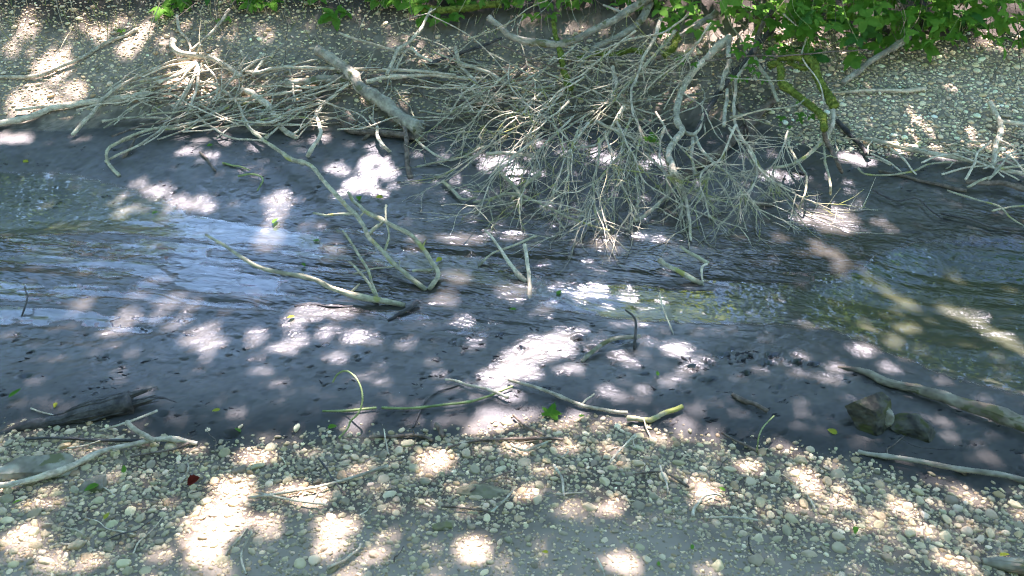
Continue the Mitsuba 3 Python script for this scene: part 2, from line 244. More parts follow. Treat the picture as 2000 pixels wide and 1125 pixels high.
('branch','bark_brown',0.0163,0.0143,((1.674,5.538,.638),(1.584,5.416,.559),(1.535,5.304,.495),(1.499,5.216,.446)),'dark upright stem rising into the bramble leaves',None),
('log','bark_brown',0.0249,0.0198,((1.602,4.973,.252),(1.48,4.87,.178),(1.374,4.773,.12),(1.242,4.576,.107),(1.133,4.464,.093),(1.038,4.377,.08),(.933,4.276,.046)),'brown log lying on the mud beneath the dead bush',None),
('stump','bark_brown',0.0185,0.0192,((1.371,4.908,.219),(1.394,4.763,.172),(1.393,4.657,.136),(1.388,4.563,.081)),'reddish brown stub propped upright beneath the dead bush',None),
('branch','bark_lichen',0.0125,0.0090,((1.478,5.128,.448),(1.512,5.016,.397),(1.54,4.916,.353),(1.553,4.757,.301)),None,'BUSH'),
('branch','bark_grey',0.0094,0.0068,((1.47,5.138,.452),(1.357,4.99,.358),(1.307,4.788,.289),(1.254,4.547,.275),(1.257,4.344,.253),(1.264,4.182,.235)),None,'BUSH'),
('mossy_branch','moss',0.0230,0.0230,((1.594,5.03,.48),(1.667,5.024,.488),(1.743,5.001,.489),(1.781,4.955,.473),(1.791,4.869,.431),(1.802,4.794,.396),(1.813,4.705,.367),(1.802,4.567,.349)),'thick moss covered branch arching over at the right of the dead bush',None),
('branch','bark_grey',0.0145,0.0114,((1.812,4.592,.339),(1.805,4.541,.308),(1.773,4.456,.281),(1.748,4.436,.22)),'bare grey lower end of the moss covered arch',None),
('mossy_branch','moss',0.0199,0.0167,((1.543,5.007,.438),(1.59,5.02,.452),(1.604,4.966,.429),(1.589,4.897,.391),(1.596,4.852,.369),(1.637,4.792,.35),(1.672,4.698,.339),(1.712,4.589,.328),(1.727,4.492,.324),(1.693,4.352,.309)),'second moss covered branch drooping beneath the arch',None),
('mossy_branch','moss',0.0122,0.0121,((1.644,5.007,.456),(1.691,4.974,.448),(1.737,4.951,.444),(1.773,4.951,.45)),'short mossy spur under the moss covered arch',None),
('branch','bark_brown',0.0154,0.0084,((1.707,4.39,.294),(1.734,4.405,.227),(1.766,4.384,.176),(1.76,4.248,.16),(1.813,4.269,.084)),'dark forked foot of the mossy branch reaching the mud',None),
('branch','bark_lichen',0.0114,0.0069,((1.737,4.427,.218),(1.669,4.361,.17),(1.593,4.286,.158),(1.509,4.228,.148),(1.407,4.204,.141)),None,'BUSH'),
('branch','bark_lichen',0.0074,0.0053,((1.596,4.644,.189),(1.553,4.425,.173),(1.55,4.225,.15),(1.559,4.107,.136),(1.505,3.933,.118),(1.484,3.92,.037)),None,'BUSH'),
('stick','bark_lichen',0.0073,0.0054,((1.774,4.557,.188),(1.701,4.225,.156),(1.656,4.002,.128),(1.682,4.043,.063)),None,'BUSH'),
('branch','bark_bare',0.0202,0.0167,((2.412,5.176,.559),(2.303,5.104,.515),(2.215,5.056,.484),(2.127,5.002,.449),(2.045,4.94,.407),(1.955,4.891,.368)),'straight tan branch slanting out of the bramble leaves on the right bank',None),
('stick','bark_pale',0.0062,0.0123,((1.939,4.974,.278),(2.164,4.966,.303),(2.294,4.946,.307),(2.485,4.944,.317)),'straight pale stick lying on the right gravel bank',None),
('stick','bark_dark',0.0121,0.0130,((1.926,4.779,.179),(1.962,4.705,.148),(1.989,4.593,.128),(2.008,4.435,.116)),'dark brown stick at the left corner of the right gravel bank',None),
('branch','bark_pale',0.0104,0.0124,((2.032,4.606,.142),(2.189,4.514,.134),(2.312,4.456,.128),(2.473,4.359,.125),(2.617,4.269,.12),(2.807,4.167,.108)),'long bleached branch along the foot of the right gravel bank',None),
('branch','bark_pale',0.0136,0.0126,((2.813,4.804,.283),(2.817,4.74,.251),(2.825,4.664,.213),(2.813,4.601,.182),(2.733,4.465,.155),(2.622,4.262,.139)),'curved bleached branch standing in the right hand stick tangle',None),
('branch','bark_pale',0.0119,0.0133,((2.823,4.675,.218),(3.055,4.651,.199)),'bleached pole jutting in from the right edge of the gravel bank',None),
('stick','bark_lichen',0.0056,0.0057,((1.906,4.295,.099),(1.925,4.231,.092),(2.043,4.213,.095),(2.21,4.254,.103),(2.306,4.322,.111),(2.434,4.341,.115)),None,'RIGHT'),
('stick','bark_brown',0.0071,0.0095,((2.017,4.287,.081),(2.149,4.227,.079),(2.214,4.176,.073),(2.327,4.114,.07),(2.416,4.084,.066)),'dark stick half sunk in mud at the right waterline',None),
('branch','bark_brown',0.0123,0.0161,((2.426,4.123,.102),(2.531,4.102,.1),(2.621,4.09,.099),(2.732,4.007,.087)),'knobbly brown branch at the right edge above the mud',None),
('stick','bark_pale',0.0067,0.0058,((2.39,4.078,.135),(2.528,4.283,.16),(2.701,4.484,.178)),None,'RIGHT'),
('stick','bark_lichen',0.0067,0.0070,((2.389,4.034,.109),(2.539,4.134,.124),(2.673,4.219,.134),(2.831,4.262,.139)),None,'RIGHT'),
('stick','bark_pale',0.0057,0.0041,((2.56,4.377,.148),(2.672,4.312,.143),(2.764,4.207,.134)),None,'RIGHT'),
('stick','bark_pale',0.0058,0.0041,((2.533,4.445,.149),(2.583,4.299,.142),(2.621,4.134,.124)),None,'RIGHT'),
('stick','bark_pale',0.0055,0.0043,((2.544,4.21,.133),(2.722,4.328,.144),(2.889,4.41,.149)),None,'RIGHT'),
('stick','bark_pale',0.0057,0.0041,((2.448,4.381,.146),(2.576,4.253,.137),(2.687,4.099,.119)),None,'RIGHT'),
('stick','bark_grey',0.0054,0.0044,((2.528,4.108,.121),(2.715,4.312,.143),(2.9,4.495,.158)),None,'RIGHT'),
('stick','bark_pale',0.0058,0.0041,((2.132,4.448,.147),(2.157,4.321,.139),(2.171,4.168,.122)),None,'RIGHT'),
('stick','bark_pale',0.0057,0.0041,((1.997,4.39,.142),(2.055,4.311,.136),(2.099,4.197,.124)),None,'RIGHT'),
('stick','bark_pale',0.0056,0.0043,((2.239,4.28,.137),(2.365,4.351,.144),(2.477,4.381,.146)),None,'RIGHT'),
('stick','bark_pale',0.0057,0.0041,((2.731,4.377,.148),(2.751,4.27,.14),(2.757,4.134,.124)),None,'RIGHT'),
('stick','bark_pale',0.0055,0.0042,((2.305,4.162,.125),(2.496,4.227,.134),(2.672,4.25,.138)),None,'RIGHT'),
('stick','bark_grey',0.0058,0.0042,((2.763,4.547,.167),(2.82,4.461,.154),(2.845,4.319,.143)),None,'RIGHT'),
('stick','bark_grey',0.0057,0.0042,((1.96,4.364,.138),(2.021,4.335,.137),(2.067,4.265,.132)),None,'RIGHT'),
('stick','bark_dark',0.0055,0.0039,((1.922,4.087,.065),(2.01,3.99,.054),(2.124,4.009,.059),(2.165,3.874,.046),(2.183,3.819,.04)),None,'RIGHT'),
('stick','bark_dark',0.0066,0.0051,((2.198,3.87,.045),(2.33,3.8,.041),(2.408,3.742,.035),(2.571,3.709,.033)),None,'RIGHT'),
('stick','bark_lichen',0.0054,0.0038,((2.298,4.055,.081),(2.401,3.978,.072),(2.505,3.911,.065),(2.524,3.808,.052),(2.567,3.707,.043)),None,'RIGHT'),
('stick','bark_lichen',0.0052,0.0053,((2.455,3.867,.058),(2.552,3.897,.063),(2.676,3.911,.065)),None,'RIGHT'),
('bark_chip','bark_brown',0.0129,0.0076,((2.29,3.765,.016),(2.345,3.732,.014),(2.381,3.689,.009)),'curled brown bark chip on the mud near the right end',None),
('bark_chip','bark_brown',0.0121,0.0094,((1.268,4.008,.027),(1.345,3.993,.028),(1.379,4.002,.03)),'small flat bark chip on the mud below the dead bush',None),
('branch','bark_lichen',0.0109,0.0104,((-1.649,4.913,.161),(-1.497,4.668,.141),(-1.337,4.485,.125),(-1.217,4.356,.12),(-1.104,4.268,.13),(-.994,4.057,.139),(-.881,3.867,.137),(-.781,3.723,.134),(-.682,3.539,.105),(-.568,3.374,.063),(-.465,3.277,.034),(-.385,3.213,.004)),'long lichen spotted branch reaching from the left heap across the mud to the water',None),
('branch','bark_lichen',0.0080,0.0115,((-.848,3.969,.112),(-.762,3.762,.134),(-.65,3.609,.159),(-.566,3.52,.166),(-.477,3.459,.145),(-.415,3.409,.105),(-.365,3.348,.059),(-.335,3.303,.032),(-.352,3.242,.024),(-.373,3.213,.004)),'curved lichen covered branch arching beside the long branch in the water',None),
('stick','bark_lichen',0.0075,0.0050,((-.776,3.692,.134),(-.864,3.693,.13),(-.979,3.722,.121)),'straight side twig jutting left from the long lichen spotted branch',None),
('stick','bark_lichen',0.0049,0.0048,((-.603,3.654,.204),(-.585,3.544,.166),(-.58,3.511,.116),(-.596,3.451,.067)),'thin twig crossing behind the arching lichen covered branch',None),
('stick','bark_lichen',0.0098,0.0073,((-.679,3.55,.104),(-.648,3.575,.136),(-.617,3.561,.157)),'short broken spur between the two lichen covered branches',None),
('branch','bark_lichen',0.0060,0.0134,((-1.424,3.458,.151),(-1.289,3.345,.151),(-1.162,3.242,.132),(-1.039,3.194,.113),(-.902,3.17,.094),(-.787,3.138,.063),(-.673,3.11,.039),(-.571,3.094,.02),(-.47,3.084,.005)),'long pale branch lying low over the water left of centre',None),
('stick','bark_lichen',0.0048,0.0079,((-.789,3.483,.159),(-.742,3.403,.144),(-.691,3.325,.114),(-.645,3.256,.075),(-.626,3.197,.044),(-.589,3.112,.024)),'thin side twig standing up from the long pale branch',None),
('stick','bark_lichen',0.0046,0.0068,((-.736,3.298,.103),(-.677,3.242,.084),(-.632,3.183,.053),(-.601,3.132,.024)),'second thin twig crossing the upright one on the long pale branch',None),
('stick','bark_lichen',0.0035,0.0035,((-.715,3.252,.064),(-.628,3.296,.064),(-.529,3.333,.055)),None,'MUD'),
('stick','bark_dark',0.0056,0.0045,((-.952,3.083,.003),(-.875,3.091,.003),(-.805,3.076,.005),(-.694,3.08,.005)),'thin dark wet stick on the mud below the long pale branch',None),
('stick','bark_dark',0.0112,0.0055,((-.407,3.093,.024),(-.445,3.059,.014),(-.484,3.012,.014),(-.529,2.977,.004)),'dark wet stick at the base of the long pale branch',None),
('stick','bark_lichen',0.0070,0.0059,((-.456,3.306,.044),(-.41,3.314,.044),(-.365,3.332,.041)),'short spur beside the foot of the arching lichen covered branch',None),
('stick','bark_pale',0.0096,0.0091,((.058,3.47,.084),(.073,3.359,.052),(.079,3.264,.015),(.079,3.126,-.01)),'straight upright stick standing in the shallow water at the centre',None),
('stick','bark_pale',0.0049,0.0094,((-.133,3.582,.104),(-.085,3.506,.085),(-.036,3.427,.053),(.012,3.344,.029),(.066,3.292,-.003)),'pale stick leaning against the upright one at the centre',None),
('stick','bark_lichen',0.0048,0.0061,((-.157,3.426,-.002),(-.097,3.469,.034),(0,3.504,.064),(.118,3.565,.085)),'thin forked twig in front of the upright centre stick',None),
('branch','bark_lichen',0.0095,0.0128,((.681,3.371,.065),(.727,3.325,.054),(.783,3.295,.032),(.867,3.261,-.002)),'short lichen covered branch stub resting in the channel below the dead bush',None),
('stick','bark_pale',0.0047,0.0047,((.87,3.249,-.003),(.867,3.289,.041),(.875,3.319,.063),(.897,3.339,.064)),'small white hooked twig standing in the channel',None),
('stick','bark_lichen',0.0072,0.0095,((.79,3.47,.084),(.853,3.439,.054),(.916,3.394,.034)),'thin green grey stick above the short stub in the channel',None),
('branch','bark_bare',0.0091,0.0084,((.277,2.661,.026),(.309,2.702,.041),(.35,2.749,.046),(.404,2.776,.052),(.457,2.791,.051),(.52,2.818,.037)),'curved pale branch on the mud below the channel, right of centre',None),
('stick','bark_dark',0.0042,0.0062,((.463,2.875,.124),(.488,2.85,.116),(.499,2.823,.087),(.502,2.789,.06),(.496,2.762,.011)),'dark upright twig standing at the right end of the curved pale branch',None),
('stick','bark_pale',0.0033,0.0032,((.641,3.096,.065),(.649,2.973,.046),(.673,2.863,.003)),None,'MUD'),
('stick','bark_dark',0.0034,0.0033,((-2.147,3.152,.06),(-2.11,3.08,.04),(-2.112,3.01,-.001)),'tiny dark twig standing in the blue wet film at the left',None),
('log','bark_log',0.0101,0.0290,((1.287,2.655,.005),(1.359,2.613,.018),(1.416,2.556,.028),(1.491,2.502,.035),(1.559,2.438,.046),(1.638,2.367,.058),(1.714,2.301,.072),(1.828,2.186,.094)),'smooth barkless log lying along the near side of the right pool',None),
('pole','bark_bare',0.0078,0.0099,((1.172,2.119,.063),(1.251,2.085,.072),(1.36,2.058,.073),(1.482,2.026,.072),(1.587,1.999,.074),(1.719,1.964,.074)),'straight slender pole lying on the mud beside the right gravel',None),
('driftwood','bark_dark',0.0124,0.0406,((-1.804,2.205,.063),(-1.69,2.247,.067),(-1.596,2.282,.072),(-1.495,2.309,.084),(-1.422,2.334,.086),(-1.369,2.357,.091)),'dark hollow driftwood log half buried in the mud at the left edge',None),
('branch','bark_grey',0.0102,0.0079,((-1.611,1.86,.162),(-1.512,1.894,.154),(-1.462,1.936,.145),(-1.403,1.996,.129),(-1.351,2.06,.113),(-1.286,2.103,.1),(-1.219,2.149,.086),(-1.146,2.161,.08),(-1.08,2.159,.058)),'forked grey branch lying on the left pebbles',None),
('stick','bark_grey',0.0078,0.0087,((-1.313,2.188,.14),(-1.267,2.161,.122),(-1.214,2.138,.093)),'short upright fork of the grey branch on the left pebbles',None),
('stick','bark_dark',0.0043,0.0053,((-1.646,2.139,.101),(-1.561,2.143,.101),(-1.474,2.141,.098),(-1.37,2.139,.094),(-1.304,2.143,.088),(-1.226,2.163,.078)),'dark thin stick parallel to the water above the forked grey branch',None),
('stick','bark_grey',0.0035,0.0045,((-1.422,2.196,.085),(-1.349,2.207,.108),(-1.31,2.239,.103),(-1.257,2.295,.092)),'thin stick leaning on the upright fork of the grey branch',None),
('stick','bark_brown',0.0034,0.0044,((-1.262,2.061,.096),(-1.184,2.097,.084),(-1.133,2.12,.077),(-1.102,2.161,.068)),None,'NEAR'),
('stem','stem_green',0.0028,0.0035,((-.646,2.385,.146),(-.625,2.399,.174),(-.588,2.389,.195),(-.55,2.345,.2),(-.526,2.306,.181),(-.52,2.271,.152),(-.533,2.244,.123),(-.559,2.228,.104),(-.568,2.215,.085),(-.596,2.178,.069)),'thin pale stem curling up in a loop above the mud',None),
('stem','stem_green',0.0037,0.0046,((-.681,2.326,.062),(-.608,2.33,.061),(-.544,2.334,.062),(-.49,2.345,.06)),'short green stem flat on the mud under the looped stem',None),
('stem','stem_green',0.0046,0.0038,((-.471,2.343,.064),(-.369,2.339,.063),(-.278,2.357,.061),(-.167,2.37,.063),(-.094,2.405,.062),(0,2.469,.058)),'longer green stem flat on the mud right of the loop',None),
('stick','bark_pale',0.0039,0.0056,((-.252,2.521,.052),(-.183,2.499,.055),(-.105,2.456,.061),(-.015,2.394,.069)),'thin tan stick reaching into the bright sunlit mud',None),
('stick','bark_grey',0.0058,0.0064,((-.014,2.506,.06),(.076,2.459,.066),(.169,2.399,.07),(.258,2.341,.073),(.33,2.322,.073),(.413,2.31,.073)),'long grey twig with spurs on the mud right of the bright patch',None),
('stick','bark_pale',0.0037,0.0037,((.253,2.349,.073),(.278,2.372,.083),(.301,2.398,.081)),None,'MUD'),
('stick','bark_yellow',0.0099,0.0083,((.406,2.268,.075),(.453,2.279,.074),(.519,2.294,.073),(.568,2.316,.071),(.617,2.346,.069)),'stubby yellow green lichen covered stick on the mud right of centre',None),
('stick','bark_grey',0.0027,0.0026,((.465,2.271,.074),(.472,2.203,.072),(.478,2.144,.072)),None,'NEAR'),
('stick','bark_brown',0.0085,0.0083,((.816,2.435,.047),(.854,2.394,.052),(.889,2.361,.054),(.918,2.33,.056)),'short rough brown stick on the mud left of the two dark rocks',None),
('stick','bark_grey',0.0039,0.0050,((-.809,1.838,.141),(-.74,1.85,.141),(-.649,1.87,.141),(-.575,1.895,.137),(-.502,1.932,.128),(-.451,1.967,.12),(-.403,2.001,.113)),'long grey stick lying across the pebbles left of centre',None),
('stick','bark_grey',0.0032,0.0031,((-.791,1.863,.137),(-.685,1.824,.149),(-.603,1.804,.154),(-.555,1.796,.155)),None,'NEAR'),
('stick','bark_dark',0.0034,0.0024,((-.636,2.044,.106),(-.577,1.943,.126),(-.523,1.856,.144)),'thin dark twig crossing the long grey stick on the pebbles',None),
('stick','bark_grey',0.0042,0.0036,((-.5,1.526,.205),(-.459,1.564,.197),(-.432,1.598,.188),(-.427,1.626,.183)),None,'NEAR'),
('stick','bark_brown',0.0039,0.0030,((-.213,1.797,.15),(-.146,1.788,.153),(-.073,1.766,.162)),None,'NEAR'),
('stick','bark_grey',0.0049,0.0039,((.136,1.984,.135),(.15,1.926,.148),(.154,1.88,.157),(.157,1.821,.168)),None,'NEAR'),
('stick','bark_grey',0.0031,0.0031,((.132,1.832,.161),(.172,1.836,.161),(.226,1.839,.16)),None,'NEAR'),
('stick','bark_brown',0.0032,0.0032,((.389,1.943,.138),(.465,1.957,.13),(.503,1.942,.131),(.549,1.885,.14)),None,'NEAR'),
('stick','bark_grey',0.0041,0.0031,((.477,1.992,.122),(.477,1.922,.136),(.477,1.849,.151)),None,'NEAR'),
('stick','bark_pale',0.0053,0.0031,((.533,1.742,.168),(.548,1.788,.16),(.579,1.824,.149),(.622,1.85,.141),(.645,1.836,.143)),'small crooked pale twig on the pebbles at lower right of centre',None),
('stick','bark_pale',0.0033,0.0035,((.311,1.982,.144),(.353,2.058,.127),(.418,2.161,.104)),None,'NEAR'),
('branch','bark_brown',0.0053,0.0061,((-.491,2.17,.081),(-.432,2.182,.077),(-.353,2.189,.075),(-.308,2.179,.077),(-.269,2.154,.082)),'short brown branch at the edge of the central pebbles',None),
('stick','bark_pale',0.0026,0.0026,((-.44,2.195,.096),(-.426,2.133,.097),(-.41,2.079,.087)),None,'NEAR'),
('stick','bark_brown',0.0080,0.0061,((-.267,2.229,.093),(-.248,2.207,.085),(-.235,2.171,.089)),None,'NEAR'),
('stick','bark_brown',0.0034,0.0052,((-.215,2.11,.093),(-.139,2.139,.089),(-.07,2.152,.091),(.052,2.149,.098),(.169,2.134,.105)),'brown twig along the pebble edge below the bright patch',None),
('stick','bark_brown',0.0045,0.0035,((.005,2.294,.073),(.053,2.223,.084),(.112,2.161,.099)),None,'NEAR'),
('stick','bark_dark',0.0036,0.0029,((-.35,2.237,.064),(-.302,2.418,.051),(-.202,2.493,.045)),None,'MUD'),
('stick','bark_brown',0.0036,0.0034,((.725,2.205,.07),(.774,2.169,.068),(.828,2.109,.078)),None,'NEAR'),
('stem','stem_green',0.0026,0.0026,((.825,2.109,.073),(.829,2.127,.119),(.854,2.168,.134),(.903,2.222,.132)),'thin green stem standing at the pebble edge right of centre',None),
('stick','bark_grey',0.0043,0.0034,((0,2.106,.104),(.051,2.07,.115),(.121,2.123,.106)),None,'NEAR'),
('stick','bark_grey',0.0030,0.0030,((.573,1.737,.167),(.68,1.738,.162),(.723,1.73,.162)),None,'NEAR'),
('stick','bark_brown',0.0032,0.0024,((-.126,1.858,.147),(-.081,1.922,.136),(0,1.957,.135)),None,'NEAR'),
('stick','bark_grey',0.0030,0.0032,((-.061,1.752,.172),(-.023,1.813,.162),(.008,1.862,.153)),None,'NEAR'),
('stick','bark_grey',0.0027,0.0029,((-.714,1.5,.213),(-.75,1.572,.198),(-.747,1.67,.178)),None,'NEAR'),
('stick','bark_grey',0.0028,0.0027,((.23,1.542,.224),(.239,1.501,.233),(.245,1.462,.24)),None,'NEAR'),
('driftwood','bark_bare',0.0087,0.0312,((1.327,1.593,.144),(1.372,1.583,.148),(1.412,1.568,.154),(1.502,1.547,.153)),'pale driftwood end poking in at the lower right corner',None),
('stick','bark_brown',0.0074,0.0057,((-1.803,4.552,.076),(-1.733,4.457,.065),(-1.66,4.36,.053)),None,'MUD'),
('stem','stem_green',0.0058,0.0043,((-1.64,4.431,.067),(-1.558,4.402,.065),(-1.468,4.352,.06)),'pale green twig on the mud below the left heap',None),
('stem','stem_green',0.0057,0.0041,((-1.512,4.282,.056),(-1.446,4.3,.059),(-1.374,4.258,.055),(-1.371,4.135,.041)),'forked pale green twig lying lower on the left mud',None),
('stick','bark_dark',0.0057,0.0028,((-1.344,2.422,.045),(-1.266,2.413,.043),(-1.221,2.382,.045)),None,'MUD'),
('stick','bark_pale',0.0028,0.0027,((-1.736,2.342,.062),(-1.677,2.316,.064),(-1.625,2.3,.063)),None,'MUD'),
('dead_bough','bark_grey',0.0144,0.0085,((.93,5.399,.611),(.847,5.185,.5),(.777,5.076,.424),(.728,4.937,.361),(.697,4.703,.322),(.71,4.544,.246),(.743,4.373,.165)),'B0',None),
('dead_bough','bark_lichen',0.0127,0.0073,((1.014,5.292,.563),(.859,5.131,.454),(.741,5.002,.37),(.6,4.784,.307),(.437,4.576,.248)),'B1',None),
('dead_bough','bark_grey',0.0142,0.0090,((.62,5.159,.381),(.637,5.043,.324),(.597,4.902,.295),(.493,4.736,.263)),'B2',None),
('dead_bough','bark_pale',0.0148,0.0100,((.644,4.693,.301),(.58,4.569,.266),(.54,4.48,.226),(.455,4.398,.185),(.313,4.396,.164)),'B3',None),
('dead_bough','bark_grey',0.0130,0.0085,((.475,4.531,.281),(.57,4.453,.252),(.679,4.395,.217),(.778,4.356,.163)),'B4',None),
('dead_bough','bark_lichen',0.0099,0.0076,((.479,4.381,.244),(.461,4.207,.194),(.426,4.01,.139),(.42,3.818,.104),(.433,3.729,.065)),'B5',None),
('dead_bough','bark_grey',0.0085,0.0051,((.513,4.453,.252),(.535,4.207,.194),(.569,3.989,.149),(.627,3.774,.085)),'B6',None),
('dead_bough','bark_pale',0.0087,0.0053,((.592,4.539,.263),(.648,4.24,.209),(.694,3.999,.159),(.793,3.954,.108)),'B7',None),
('dead_bough','bark_grey',0.0086,0.0052,((.43,4.502,.278),(.334,4.316,.235),(.242,4.084,.162),(.196,3.884,.085)),'B8',None),
('dead_bough','bark_lichen',0.0085,0.0051,((.369,4.446,.271),(.298,4.137,.196),(.262,3.918,.126),(.219,3.784,.064)),'B9',None),
('dead_bough','bark_grey',0.0092,0.0057,((.305,4.897,.312),(.176,4.628,.273),(.029,4.551,.227),(-.115,4.433,.154)),'B10',None),
('dead_bough','bark_pale',0.0089,0.0055,((.328,4.75,.304),(.143,4.48,.257),(0,4.347,.192),(-.123,4.147,.102)),'B11',None),
('dead_bough','bark_grey',0.0091,0.0058,((.183,4.891,.314),(.03,4.732,.264),(-.119,4.681,.221),(-.203,4.512,.166)),'B12',None),
('dead_bough','bark_lichen',0.0088,0.0055,((.469,4.651,.296),(.255,4.427,.248),(.11,4.225,.186),(.041,4.143,.119)),'B13',None),
('dead_bough','bark_grey',0.0084,0.0054,((1.185,4.368,.303),(1.214,4.284,.264),(1.256,4.193,.215),(1.283,4.114,.178)),'B14',None),
('dead_bough','bark_pale',0.0084,0.0054,((1.219,4.394,.307),(1.145,4.209,.252),(1.08,4.125,.202),(.993,4.057,.145)),'B15',None),
('dead_bough','bark_grey',0.0081,0.0051,((1.062,4.114,.221),(.98,4.01,.182),(.972,3.87,.136),(.981,3.746,.085)),'B16',None),
('dead_bough','bark_lichen',0.0081,0.0051,((1.06,4.105,.22),(1.132,3.979,.183),(1.217,3.843,.106),(1.291,3.774,.055)),'B17',None),
('dead_bough','bark_grey',0.0084,0.0052,((1.226,4.339,.27),(1.277,4.182,.235),(1.261,4.012,.167),(1.157,3.86,.097)),'B18',None),
('dead_bough','bark_pale',0.0082,0.0053,((1.264,4.182,.235),(1.332,4.034,.171),(1.486,3.969,.1),(1.59,3.934,.059)),'B19',None),
('dead_bough','bark_grey',0.0086,0.0051,((.858,4.477,.258),(.788,4.255,.202),(.806,4.06,.144),(.863,3.881,.086),(.814,3.706,.035)),'B20',None),
('dead_bough','bark_lichen',0.0084,0.0051,((.702,4.365,.244),(.649,4.117,.176),(.661,3.954,.108),(.614,3.757,.065)),'B21',None),
('dead_bough','bark_grey',0.0069,0.0051,((.607,4.258,.231),(.482,4.063,.172),(.389,3.846,.105),(.304,3.705,.064)),'B22',None),
('dead_bough','bark_pale',0.0095,0.0060,((.763,5.306,.559),(.566,5.164,.443),(.373,5.02,.332),(.213,4.842,.269),(.06,4.751,.225)),'B23',None),
('dead_bough','bark_grey',0.0078,0.0059,((0,5.066,.348),(-.124,4.938,.265),(-.239,4.685,.204),(-.351,4.527,.129)),'B24',None),
('dead_bough','bark_lichen',0.0079,0.0062,((.268,5.173,.44),(.156,5.05,.353),(0,4.964,.288),(-.218,4.97,.253)),'B25',None),
('dead_bough','bark_grey',0.0095,0.0063,((1.092,5.337,.644),(.945,5.259,.572),(.727,5.25,.528),(.472,5.164,.443),(.315,5.133,.389)),'B26',None),
('dead_bough','bark_pale',0.0078,0.0061,((1.222,5.255,.62),(1.089,5.125,.487),(.93,5.038,.389),(.762,4.874,.289)),'B27',None),
('dead_bough','bark_grey',0.0070,0.0053,((.725,4.292,.186),(.817,4.132,.139),(.907,3.997,.101),(1.118,3.959,.061)),'B28',None),
('dead_bough','bark_lichen',0.0095,0.0060,((.032,5.142,.386),(-.124,5.003,.306),(-.292,4.889,.251),(-.45,4.7,.166)),'B29',None),
('dead_bough','bark_grey',0.0089,0.0056,((.119,4.747,.305),(-.029,4.514,.243),(-.197,4.341,.164),(-.311,4.301,.09)),'B30',None),
('dead_bough','bark_pale',0.0085,0.0052,((.17,4.424,.25),(0,4.24,.179),(-.109,4.114,.118),(-.169,3.829,.055)),'B31',None),
('dead_bough','bark_grey',0.0087,0.0053,((.347,4.561,.285),(.167,4.298,.213),(.081,4.081,.134),(.026,3.919,.066)),'B32',None),
('dead_bough','bark_lichen',0.0072,0.0051,((.665,4.558,.286),(.598,4.295,.215),(.546,4.01,.139),(.435,3.774,.085)),'B33',None),
('dead_bough','bark_grey',0.0073,0.0051,((.817,4.614,.294),(.917,4.289,.217),(1.078,4.072,.138),(1.132,3.791,.075)),'B34',None),
('dead_bough','bark_pale',0.0078,0.0055,((.434,5.024,.362),(.241,4.824,.308),(.086,4.458,.235),(0,4.186,.144)),'B35',None),
('dead_bough','bark_grey',0.0071,0.0055,((1.523,4.41,.27),(1.434,4.243,.208),(1.367,4.162,.155),(1.245,4.135,.108)),'B36',None)]
